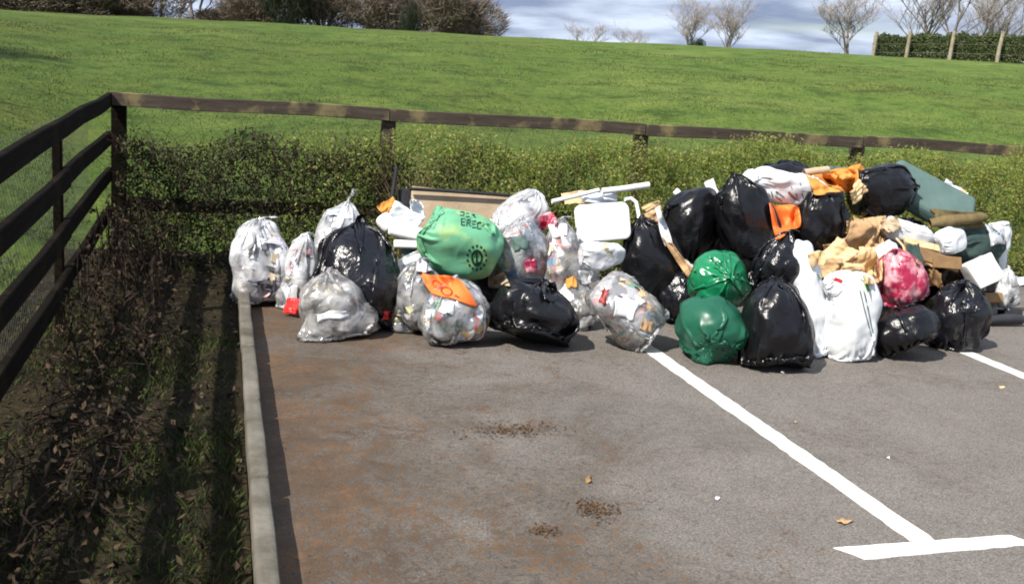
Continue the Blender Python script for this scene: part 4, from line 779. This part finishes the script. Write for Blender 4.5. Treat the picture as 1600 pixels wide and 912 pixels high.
E_ = ((0, 0, 0, 10), (0, 0, 6, 0), (0, 5, 5, 5), (0, 10, 6, 10)); R_ = ((0, 0, 0, 10), (0, 0, 5, 0), (5, 0, 5, 5), (0, 5, 5, 5), (2, 5, 6, 10)); C_ = ((0, 0, 0, 10), (0, 0, 6, 0), (0, 10, 6, 10)); S_ = ((0, 0, 6, 0), (0, 0, 0, 5), (0, 5, 6, 5), (6, 5, 6, 10), (0, 10, 6, 10))
for g_, x, y in ((S_, 719, 326), (E_, 728, 326), (R_, 737, 326), (E_, 721, 341), (R_, 729.5, 341), (E_, 738, 341), (C_, 746, 341)): P_ += gl(x, y, *g_)
printed(gs, 'printed_lettering', P_, MT['ink'])
ws_ = finds('smudged red print')
P_ = [stroke(1201, 301, 1203, 308, 1.6), stroke(1205, 299, 1208, 309, 2.), stroke(1212, 299, 1215, 304, 1.4), stroke(1213, 299, 1226, 309, 1.5), stroke(1211, 306, 1222, 315, 1.6), stroke(1253, 302, 1256, 310, 1.6), stroke(1265, 302, 1262, 314, 1.8), stroke(1253, 299, 1265, 300, 1.), stroke(1250, 286, 1252, 290, 1.4)]
printed(ws_, 'printed_lettering', P_, MT['inkgrey']); printed(ws_, 'printed_band', [stroke(1232, 300, 1243, 312, 3.4), stroke(1244, 302, 1246, 311, 1.6), stroke(1236, 290, 1238, 296, 1.2), stroke(1242, 312, 1250, 313, 2.)], MT['inkmaroon'])
wg = finds('green striped edge')
P_ = [stroke(1340, 437, 1350, 480, 1.8), stroke(1350, 480, 1362, 525, 1.8), stroke(1346, 436, 1357, 485, 2.2), stroke(1357, 485, 1364, 520, 1.8)]
printed(wg, 'printed_stripe', P_, MT['inkgrey']); printed(wg, 'printed_leaf', [stroke(1350, 437, 1358, 455, 5), stroke(1359, 525, 1366, 540, 6), stroke(1366, 522, 1366, 545, 3)], MT['inkgreen'])
wl = finds('long narrow white'); printed(wl, 'printed_leaf', [stroke(1280, 424, 1288, 436, 6), stroke(1284, 434, 1290, 444, 4), stroke(1277, 428, 1282, 436, 2)], MT['inkgreen'])

# ---------------------------------------------------------------- sheets, boards, boxes and tubes in the heap
def drape(name, label, cat, quad, m, off=.012, nx=30, ny=12, amp=.006, seed=1, sm=3, group=None, th=.004):
    """cloth laid over the sacks below it: quad = photo corners (top left, top right, bottom right, bottom left)"""
    q = np.array(quad, float); hits = {}; bvs = DRAPE_BV; D = np.full((ny, nx), np.nan); dirs = np.zeros((ny, nx, 3))
    for j in range(ny):
        for i in range(nx):
            a, b_ = i / (nx - 1), j / (ny - 1); pt = (q[0] * (1 - a) + q[1] * a) * (1 - b_) + (q[3] * (1 - a) + q[2] * a) * b_
            pt = pt + 1.6 * np.array([math.sin(seed + a * 9 + b_ * 4), math.cos(seed * 2 + a * 8 - b_ * 5)])
            d = (CAMR @ Vector((pt[0] - 800, 456 - pt[1], -FOC))).normalized(); dirs[j, i] = d; best = 1e9
            for bv in bvs:
                h = bv.ray_cast(EYE, d)
                if h[0] is not None: best = min(best, h[3])
            if best < 1e8: D[j, i] = best
    med = np.nanmedian(D); D = np.where(np.isnan(D) | (D > med + .35), med, D)
    for k in range(sm):
        E_ = np.pad(D, 1, mode='edge'); A_ = (E_[:-2, 1:-1] + E_[2:, 1:-1] + E_[1:-1, :-2] + E_[1:-1, 2:]) / 4; D = np.minimum(D, A_ * .7 + D * .3 + .004) if k < sm - 1 else A_
    g = np.stack(np.meshgrid(np.linspace(0, 3, nx), np.linspace(0, 1.2, ny)) + [np.zeros((ny, nx))], -1); D = D - off - amp * (1 + vn(g, seed, 3, 2.2))
    P = (np.array(EYE) + dirs * D[..., None]).reshape(-1, 3); o0 = P.mean(0); I = np.arange(nx * ny).reshape(ny, nx); Ft = np.stack([I[:-1, :-1], I[1:, :-1], I[1:, 1:], I[:-1, 1:]], -1).reshape(-1, 4)
    rim = np.concatenate([I[0], I[1:, -1], I[-1, -2::-1], I[-2:0:-1, 0]]); rn = np.roll(rim, -1); n_ = nx * ny; back = P + dirs.reshape(-1, 3) * th
    V = np.concatenate([P, back]) - o0; F = np.concatenate([Ft, Ft[:, ::-1] + n_, np.stack([rn, rn + n_, rim + n_, rim], -1)])
    o = link(name, npmesh(name, V, F, MT[m], True)); o.location = o0; return tag(o, label, cat, group)
DRAPE_BV = [bvh_of(s) for s in BAGS]
def sheet(name, label, cat, u, v, W, H, y, nrm, spin, m, th=.006, amp=.02, seed=1, n=26, group=None, curl=0., facet_=True, shape=None, parent=None, px_=True):
    """crumpled thin sheet, W x H photo pixels at depth y, facing nrm"""
    p = spot(u, v, y); s = ppm(p); w_, h_ = W / s, H / s; g = np.linspace(-1, 1, n); xx, yy = np.meshgrid(g, g); xx, yy = xx.ravel(), yy.ravel()
    rs = np.random.RandomState(seed); zq = 0 * xx
    for i in range(7):                           # folds: creases along random lines
        a = rs.uniform(0, np.pi); q = xx * np.cos(a) + yy * np.sin(a) - rs.uniform(-.8, .8); zq = zq + np.abs(q) * rs.uniform(-1, 1) * .6
    zq = (zq - zq.mean()) * amp + vn(np.stack([xx, yy, 0 * xx], -1), seed, 3, 1.2) * amp * .5 + curl * xx ** 2
    k = 1 + .07 * vn(np.stack([xx, yy, 0 * xx], -1), seed + 9, 3, 1.5)
    if shape == 'round': rr_ = np.maximum(np.abs(xx), np.abs(yy)) / (np.hypot(xx, yy) + 1e-6); k = k * (.35 + .65 * rr_)
    T = np.stack([xx * w_ / 2 * k, yy * h_ / 2 * k, zq + th / 2], -1); Bq = T - [0, 0, th]; I = np.arange(n * n).reshape(n, n); Ft = np.stack([I[:-1, :-1], I[:-1, 1:], I[1:, 1:], I[1:, :-1]], -1).reshape(-1, 4)
    rim = np.concatenate([I[0], I[1:, -1], I[-1, -2::-1], I[-2:0:-1, 0]]); rn = np.roll(rim, -1); Fs = np.stack([rim, rim + n * n, rn + n * n, rn], -1)
    V = np.concatenate([T, Bq]); F = np.concatenate([Ft, Ft[:, ::-1] + n * n, Fs]); M3 = np.array(rotm(nrm, spin)); V = V @ M3.T
    o = link(name, npmesh(name, V, F, MT[m], True), parent); o.location = p if parent is None else p - parent.location
    if parent is None: tag(o, label, cat, group)
    return o
def slab(name, label, cat, u, v, W, H, D, y, nrm, spin, m, bev=.01, jit=.004, seed=1, group=None, sub=2, parent=None, rc=0):
    p = spot(u, v, y); s = ppm(p); bm = rbox(W / s, H / s, D, min(bev, D * .45), 3, jit, seed, sub, rc); me = bpy.data.meshes.new(name); bm.to_mesh(me); bm.free(); me.materials.append(MT[m])
    me.transform(rotm(nrm, spin).to_4x4())
    for q in me.polygons: q.use_smooth = True
    o = link(name, me, parent); o.location = p if parent is None else p - parent.location
    if parent is None: tag(o, label, cat, group)
    return o
def tubes(name, pts, r, m, parent=None, seg=8, label=None, cat=None, group=None):
    P = [spot(*q) for q in pts]; V, F = tubeVF(P, r, seg); base = parent.location if parent else P[0]
    o = link(name, npmesh(name, V - np.array(base), F, MT[m], True), parent)
    if parent is None: o.location = base; tag(o, label, cat, group)
    return o
FW = (0, -1, .25)
# beige board with black edging
bp = spot(738, 330, 7.72); bo = empty('board', bp); tag(bo, 'beige board with black top edge leaning at the back, left', 'board')
slab('panel', '', '', 738, 336, 196, 72, .03, 7.72, (.0, -1, .22), -3.0, 'board', .004, .002, 3, parent=bo); 
tubes('edge_strip', [(640, 295, 7.70), (700, 298.5, 7.70), (770, 303.5, 7.70), (834, 309, 7.70)], .014, 'grimy', bo)
tubes('dark_pipe', [(612, 312, 7.75), (616, 285, 7.78), (620, 261, 7.8)], [.017, .018, .016], 'grimy', None, 8, 'thin dark pipe standing up behind the white waste at left', 'pipe')
bag0 = None
slab('dark_crate', 'dark blue-black box edge behind the white waste and beige board', 'box', 636, 312, 26, 34, .12, 7.85, (0, -1, .2), 8, 'grimy', .01, .004, 5)
# white waste with orange packet
slab('foam_tray', 'white foam tray lying flat over the leftmost black bag, right side', 'tray', 636, 362, 58, 26, .05, 6.85, (0.1, -.6, .8), -6, 'white_hard', .02, .006, 7)
slab('white_plate', 'white plate with rounded edge under the white foam tray', 'plate', 640, 382, 50, 14, .03, 6.75, (0, -.7, .7), -2, 'white_hard', .012, .003, 8)
slab('foam_cup_sleeve', 'rounded white cup lying left of the foam tray', 'cup', 604, 348, 26, 30, .09, 6.95, (-.2, -1, .4), 12, 'white_hard', .04, .004, 9)
sheet('white_wrapper', 'crumpled white wrapper above the foam tray', 'wrapper', 634, 338, 52, 30, 7.0, (.1, -1, .7), -25, 'white', .004, .035, 4)
sheet('white_wrapper', 'spiky white wrapper touching the beige board', 'wrapper', 652, 327, 24, 26, 7.1, (.2, -1, .5), 30, 'white', .004, .04, 6)
sheet('orange_packet', 'orange packet above the white cup at the left', 'packet', 608, 326, 28, 24, 7.05, (-.1, -1, .5), 20, 'orange_cloth', .006, .03, 5)
sheet('teal_wrapper', 'blue-green wrapper under the white lid beside green sack', 'wrapper', 645, 400, 34, 22, 6.75, (0, -1, .6), 0, 'tarp', .004, .02, 12)
sheet('clear_wrapper', 'grey-white crumpled film below the blue-green wrapper', 'wrapper', 640, 412, 48, 30, 6.6, (-.1, -1, .6), 15, 'film_white', .004, .03, 13)
# orange banner
ob = drape('orange_banner', 'orange strip with dark red ring letters draped over clear sacks', 'banner', [(652, 424), (722, 436), (746, 480), (676, 458)], 'orange', seed=2)
def worldof(o): return dict(world=np.array([tuple(o.matrix_world @ v.co) for v in o.data.vertices]), obj=o, faces=[tuple(p.vertices) for p in o.data.polygons])
def printed_on(o, name, polys, m):
    bpy.context.view_layer.update(); printed(worldof(o), name, polys, m, .003)
P_ = ringpolys(698, 455, 10, 7, .28, 18, .35) + ringpolys(683, 444, 9, 5.5, .32, 18, .5) + [stroke(706, 462, 708, 476, 2.6), stroke(711, 461, 718, 465, 3)]
printed_on(ob, 'printed_rings', P_, MT['inkred'])
sheet('red_packet', 'red and orange packet on the tarmac below the knotted clear sack', 'packet', 459, 478, 30, 26, 6.72, (-.2, -1, .4), -35, 'red', .006, .03, 31)
drape('white_carton', 'white film patch above the red packet on the knotted clear sack', 'wrapper', [(442, 450), (464, 446), (466, 468), (446, 470)], 'white', .006, 12, 8, .006, 11, 2)
drape('white_card', 'bright white flat card pressed on the front of greyish clear sack', 'card', [(492, 490), (540, 484), (546, 495), (496, 502)], 'white', .006, 12, 6, .004, 12, 2)
slab('striped_can', 'tiny red and white can beside the dark clear pouch', 'can', 603, 493, 10, 15, .05, 6.35, (-.2, -1, .2), 15, 'red', .012, .002, 13)
# white chair frame and panels
wc = empty('white_chair', spot(950, 345, 6.95)); tag(wc, 'broken white garden chair, seat facing out, in the middle of heap', 'chair')
slab('seat', '', '', 942, 347, 94, 60, .03, 6.62, (.05, -1, .30), 5, 'white_hard', .010, .008, 14, parent=wc, sub=0, rc=.055)
tubes('tube', [(862, 315, 6.95), (900, 306, 6.95), (936, 297, 6.95)], .016, 'white_hard', wc)
tubes('tube', [(940, 299, 6.98), (975, 295, 6.98), (1014, 289, 6.98)], .024, 'white_hard', wc)
tubes('tube', [(976, 312, 6.85), (986, 310, 6.85), (994, 316, 6.82), (998, 335, 6.75), (999, 352, 6.7)], .014, 'white_hard', wc)
sheet('white_wrapper', 'jumble of white and brown paper behind the white chair seat', 'paper', 905, 309, 54, 22, 7.05, (0, -1, .8), 5, 'card_pale', .004, .03, 41)
sheet('white_wrapper', 'crumpled white paper between tube and seat of the chair', 'paper', 935, 310, 60, 22, 7.0, (0, -1, .7), -4, 'white', .004, .035, 42)
w2 = finds('yellow letters')['obj']
P_ = [stroke(944, 387, 951, 387.5, 1.6), stroke(944.5, 387, 947, 391.5, 1.5), stroke(951, 387.5, 947, 391.5, 1.5), stroke(949, 394.5, 955, 393.5, 1.5), stroke(955, 393.5, 956.5, 398, 1.5), stroke(956.5, 398, 954, 399, 1.5), stroke(957, 402.5, 959, 402.5, 2), stroke(943, 380.5, 949, 381, 2.4), stroke(945.5, 381, 946, 384, 1.6)]
printed_on(w2, 'printed_lettering', P_, MT['inkyellow'])
# cardboard and paper
drape('cardboard_strip', 'long brown card strip between two black bags', 'cardboard', [(1033, 372), (1043, 368), (1086, 424), (1076, 436)], 'card', .03, 10, 16, .014, 51, 4)
drape('cardboard_strip', 'white torn strip above the long card strip', 'cardboard', [(1022, 326), (1032, 322), (1050, 380), (1040, 384)], 'white', .03, 10, 16, .010, 52, 4)
drape('cardboard_strip', 'white strip tail showing below the long card strip', 'cardboard', [(1058, 402), (1084, 412), (1080, 424), (1068, 424)], 'white', .015, 10, 12, .010, 53, 4)
sheet('brown_paper', 'crumpled brown paper between the white chair and black bag', 'paper', 1018, 345, 34, 28, 6.75, (0, -1, .5), 20, 'card', .004, .035, 53)
sheet('brown_paper', 'pale brown paper flap above the white chair leg', 'paper', 1021, 326, 34, 18, 6.85, (0, -1, .8), 25, 'card_pale', .004, .03, 54)
for i, (u, v, W, H, y, nr_, sp_, m_, lab) in enumerate([
    (1312, 398, 46, 42, 6.35, (-.3, -1, .45), 12, 'card_pale', 'pale cardboard flap directly above the red and white packet'),
    (1343, 372, 50, 52, 6.55, (.1, -1, .35), -14, 'card', 'large brown cardboard flap under the top black bag'),
    (1352, 412, 38, 48, 6.3, (.25, -1, .4), 20, 'card_pale', 'folded pale cardboard beside the pink sack'),
    (1334, 352, 56, 28, 6.8, (0, -1, .7), 4, 'card', 'creased brown paper just below the top black bag'),
    (1368, 360, 34, 44, 6.7, (.3, -1, .4), 30, 'card', 'brown cardboard piece left of the white cushions'),
    (1330, 425, 40, 30, 6.2, (-.1, -1, .5), -25, 'card_pale', 'lowest pale cardboard piece over the striped white sack'),
    (1366, 392, 30, 34, 6.4, (0, -1, .5), -40, 'card', 'small bent cardboard piece left of the pink sack top'),
    (1300, 418, 30, 30, 6.25, (-.4, -1, .3), 40, 'card', 'small brown flap left of the lowest cardboard piece')]):
    sheet('cardboard_piece', lab, 'cardboard', u, v, W, H, y, nr_, sp_, m_, .006, .055, 60 + i, group='torn cardboard pieces in the heap')
sl_ = finds('white packet with red stripe')['obj']
printed_on(sl_, 'printed_stripe', [stroke(1296, 432, 1316, 440, 5)], MT['red'])
drape('orange_carrier', 'orange plastic carrier under the white printed sack', 'plastic bag', [(1200, 318), (1250, 322), (1250, 352), (1214, 374)], 'orange', .02, 16, 16, .022, 71, 3)
drape('orange_jacket', 'orange cloth jacket lying folded on top of the heap', 'jacket', [(1258, 270), (1338, 262), (1346, 300), (1272, 304)], 'orange_cloth', .03, 34, 16, .022, 5, 4, th=.012)
sheet('orange_sleeve', 'upper fold of orange cloth above the folded jacket', 'cloth', 1330, 270, 56, 20, 7.1, (.1, -.8, .9), 22, 'orange_cloth', .02, .03, 74)
tubes('cream_roll', [(1256, 270, 7.1), (1275, 267, 7.1), (1294, 265, 7.1)], [.028, .03, .028], 'board', None, 10, 'short cream roll lying on the black bag behind the jacket', 'roll')
sheet('tan_lining', 'tan cloth flap between jacket and top black bag', 'cloth', 1340, 300, 24, 36, 6.95, (.3, -1, .4), -15, 'card_pale', .01, .03, 76)
sheet('blue_grey_cloth', 'grey-green cloth end showing left above the jacket', 'cloth', 1307, 266, 40, 14, 7.35, (0, -.6, 1), 4, 'tarp', .01, .02, 77)
for i, (q_, m_, lab) in enumerate([([(1284, 384), (1330, 370), (1338, 412), (1294, 424)], 'card_pale', 'broad crumpled pale paper in front of the cardboard flaps'), ([(1322, 344), (1378, 338), (1384, 392), (1330, 396)], 'card', 'crumpled brown paper sheet spread below the top black bag'), ([(1340, 392), (1376, 388), (1380, 440), (1350, 446)], 'card_pale', 'crumpled paper sheet between cardboard and pink sack')]):
    drape('brown_paper', lab, 'paper', q_, m_, .05, 22, 22, .035, 140 + i, 3, 'torn cardboard pieces in the heap', .006)
# big grey-green mattress
mt_ = slab('mattress', 'large grey-green mattress sloping down at the back right', 'mattress', 1456, 312, 142, 92, .14, 7.2, (.10, -.75, .85), -26, 'tarp', .05, .012, 81, sub=3)
sheet('olive_rug', 'rolled olive brown rug hanging below the mattress edge', 'rug', 1496, 342, 94, 24, 6.75, (.05, -1, .5), 3, 'olive', .035, .022, 82, n=34)
tubes('olive_roll', [(1452, 349, 6.72), (1475, 345, 6.70), (1505, 343, 6.70), (1538, 340, 6.72)], [.035, .045, .045, .035], 'olive', None, 12, 'thick rolled rug edge along the bottom of the mattress', 'rug roll')
sheet('paper_scraps', 'white and brown paper scraps on the right edge of mattress', 'paper', 1492, 297, 40, 16, 7.4, (0, -.8, 1), -28, 'white', .006, .035, 83)
sheet('paper_scraps', 'mixed dark and pale scraps lower on the mattress edge', 'paper', 1510, 306, 26, 16, 7.35, (.2, -.8, 1), -40, 'card_pale', .006, .035, 84)
# cushions and boxes right
slab('folded_card', 'pale folded card sticking out under the large white cushion', 'card', 1440, 383, 58, 14, .03, 6.5, (0, -.7, .8), -14, 'card_pale', .005, .003, 87)
slab('brown_board', 'long brown cardboard sheet under the cushions', 'cardboard', 1455, 402, 98, 22, .02, 6.42, (.05, -.9, .6), -12, 'card_dark', .004, .004, 88)
slab('brown_box_flap', 'brown box flap above the rightmost black bag', 'cardboard', 1480, 410, 52, 20, .02, 6.3, (0, -1, .4), -3, 'card_dark', .004, .004, 89)
slab('white_box', 'white box standing above the clear sack at the right end', 'box', 1533, 425, 44, 44, .16, 6.5, (-.22, -1, .35), -3, 'white_hard', .012, .014, 90)
sheet('white_cloth', 'white cloth top of the pink sack by the cushions', 'cloth', 1388, 394, 34, 36, 6.15, (-.2, -1, .5), 20, 'white', .008, .03, 91, shape='round')
tubes('cream_strap', [(1400, 372, 6.35), (1411, 384, 6.3), (1416, 400, 6.2), (1412, 416, 6.15)], .009, 'card_pale', None, 6, 'cream strap looping beside the white cloth of the pink sack', 'strap')
sheet('green_cloth', 'dull green cloth strip right of the pink sack', 'cloth', 1432, 410, 22, 60, 6.25, (.2, -1, .4), 30, 'darkgreen', .008, .02, 93)
sheet('white_film', 'flat white film at the right picture edge by the small clear sack', 'plastic sheet', 1592, 440, 36, 20, 6.9, (0, -.4, 1), -5, 'film_white', .004, .02, 94)
tubes('black_pipe', [(1545, 500, 6.45), (1570, 498, 6.45), (1596, 499, 6.45)], [.035, .04, .04], 'grimy', None, 10, 'short black pipe on the tarmac at the right end', 'pipe')
slab('grey_brick', 'dark grey block beside the black pipe at the right edge', 'block', 1578, 488, 34, 14, .09, 6.7, (0, -1, .2), -4, 'grimy', .006, .003, 95)
slab('brown_lump', 'brown crushed carton under the small clear sack, right', 'carton', 1548, 466, 36, 16, .08, 6.65, (0, -1, .4), 0, 'card_dark', .012, .008, 96)
sheet('white_scrap', 'white scrap poking up behind the high black bag', 'scrap', 1060, 302, 14, 14, 7.3, (0, -1, .6), 40, 'white', .004, .01, 97)
sheet('white_scrap', 'white pointed scrap left of the smooth leaning black bag', 'scrap', 1112, 294, 18, 26, 7.1, (0, -1, .5), 20, 'white', .004, .012, 98)
sheet('cream_scrap', 'small cream scrap between the two upper black bags', 'scrap', 1106, 299, 10, 12, 6.9, (0, -1, .5), 10, 'card_pale', .004, .01, 99)
for i, (q_, m_, lab, cat) in enumerate([
    ([(598, 486), (610, 484), (608, 500), (600, 500)], 'red', 'tiny red wrapper at the left of the dark clear pouch', 'wrapper'),
    ([(690, 470), (712, 474), (708, 492), (688, 488)], 'white', 'white torn label low on the banner sack', 'label'),
    ([(800, 372), (822, 368), (826, 388), (804, 392)], 'tarp', 'teal wrapper pressed on the colourful sack above wide black bag', 'wrapper'),
    ([(820, 408), (836, 404), (838, 424), (822, 428)], 'pink', 'pink wrapper pressed on the colourful sack above wide black bag', 'wrapper'),
    ([(858, 352), (884, 350), (888, 368), (862, 372)], 'white', 'white crumpled paper at the top of the tall narrow sack', 'paper'),
    ([(962, 462), (998, 472), (990, 500), (958, 492)], 'white', 'large white newspaper page inside the big newspaper sack', 'newspaper'),
    ([(940, 452), (952, 450), (946, 478), (936, 472)], 'inkred', 'dark red magazine strip on the big newspaper sack', 'magazine'),
    ([(1004, 498), (1024, 504), (1016, 520), (1000, 514)], 'card', 'brown card piece low on the big newspaper sack', 'card'),
    ([(884, 434), (900, 432), (900, 448), (886, 450)], 'orange_cloth', 'small ochre packet low between the tall sack and newspaper sack', 'packet')]):
    drape('loose_paper' if cat == 'paper' else cat.replace(' ', '_'), lab, cat, q_, m_, .006, 10, 8, .005, 170 + i, 2, None, .002)
for i, (q_, m_, lab, cat) in enumerate([
    ([(1262, 396), (1290, 390), (1290, 412), (1268, 418)], 'card_pale', 'pale paper corner above the long narrow white sack', 'paper'),
    ([(1376, 346), (1400, 338), (1410, 356), (1386, 366)], 'board', 'beige torn paper above the large white cushion', 'paper'),
    ([(1428, 392), (1470, 402), (1462, 420), (1430, 410)], 'card', 'light brown card wedge under the white cushions', 'card'),
    ([(1448, 418), (1470, 424), (1476, 452), (1450, 446)], 'card_dark', 'dark card piece behind the rightmost black bag neck', 'card'),
    ([(648, 404), (672, 402), (676, 424), (652, 426)], 'white', 'white wrapper tucked under the left of the green printed sack', 'wrapper'),
    ([(760, 430), (790, 426), (796, 446), (766, 450)], 'board', 'beige paper squeezed right of the green printed sack', 'paper'),
    ([(842, 336), (866, 330), (870, 352), (846, 358)], 'pink', 'pink wrapper on the shoulder of the pointed clear sack', 'wrapper'),
    ([(846, 440), (868, 440), (872, 470), (850, 470)], 'black2', 'torn black film between colourful sack and tall narrow sack', 'film'),
    ([(905, 424), (935, 420), (938, 440), (908, 444)], 'film_white', 'crumpled clear film above the big newspaper sack', 'film'),
    ([(1540, 350), (1568, 352), (1574, 380), (1548, 384)], 'film_white', 'bluish film fold over the white sack at the right end', 'film'),
    ([(1500, 470), (1530, 468), (1534, 486), (1504, 490)], 'black2', 'black film scrap at the foot of the rightmost black bag', 'film')]):
    drape(('loose_' if cat in ('paper', 'film', 'card', 'cloth') else '') + cat, lab, cat, q_, m_, .012, 12, 10, .016, 210 + i, 2, None, .003)
# little litter lying on the tarmac
def chip(u, v, W, H, m_, lab, cat, seed, name='litter_chip', th=.004, amp=.006):
    d = CAMR @ Vector((u - 800, 456 - v, -FOC)); k = -1.692 / d.z; q = EYE + d * k
    sheet(name, lab, cat, u, v, W, H, q.y, (0.02, -.02, 1), seed * 37 % 90, m_, th, amp, seed, 6)
chip(1121, 778, 7, 5, 'white_hard', 'tiny white chip on tarmac left of the long white line', 'chip', 1)
chip(1388, 715, 6, 4, 'white_hard', 'tiny white chip on tarmac right of the long white line', 'chip', 2)
chip(1320, 813, 24, 14, 'card', 'torn tan card scrap beside the T-shaped bay mark', 'card scrap', 3, 'card_scrap', .004, .008)
chip(1223, 581, 9, 5, 'white_hard', 'small white scrap on tarmac in front of tall black bag', 'scrap', 4)
chip(1566, 604, 9, 4, 'card_pale', 'small pale scrap on tarmac by the second bay line', 'scrap', 5)
chip(1244, 659, 5, 3, 'card_pale', 'faint pale speck in the middle of the right bay', 'chip', 6)
chip(918, 748, 24, 8, 'card_dark', 'curled dark leaf on tarmac left of the white line', 'leaf', 7, 'dead_leaf', .003, .012)
def clump(u, v, rw, rd, n_, seed, lab):
    d = CAMR @ Vector((u - 800, 456 - v, -FOC)); k = -1.7 / d.z; q = EYE + d * k; g = np.random.RandomState(seed); P = np.stack([g.normal(0, rw, n_), g.normal(0, rd, n_), np.abs(g.normal(.006, .006, n_)) + .004], -1)
    V, F = leaves(P, g.uniform(.004, .016, n_), g.uniform(.002, .006, n_), seed, 0); V[:, 2] = np.maximum(np.abs(V[:, 2]) * .6, .003); o = link('leaf_clump', npmesh('leaf_clump', V, F, DL)); o.location = (q.x, q.y, 0); tag(o, lab, 'leaf clump', kind='stuff')
clump(930, 797, .045, .05, 260, 1, 'dark brown clump of rotted leaves in the middle foreground'); clump(800, 672, .12, .05, 420, 2, 'long brown smear of leaf mould left of centre on tarmac'); clump(850, 830, .03, .03, 90, 3, 'small orange-brown leaf clump in the lower middle of tarmac')
print('total', round(time.time() - T0, 1))
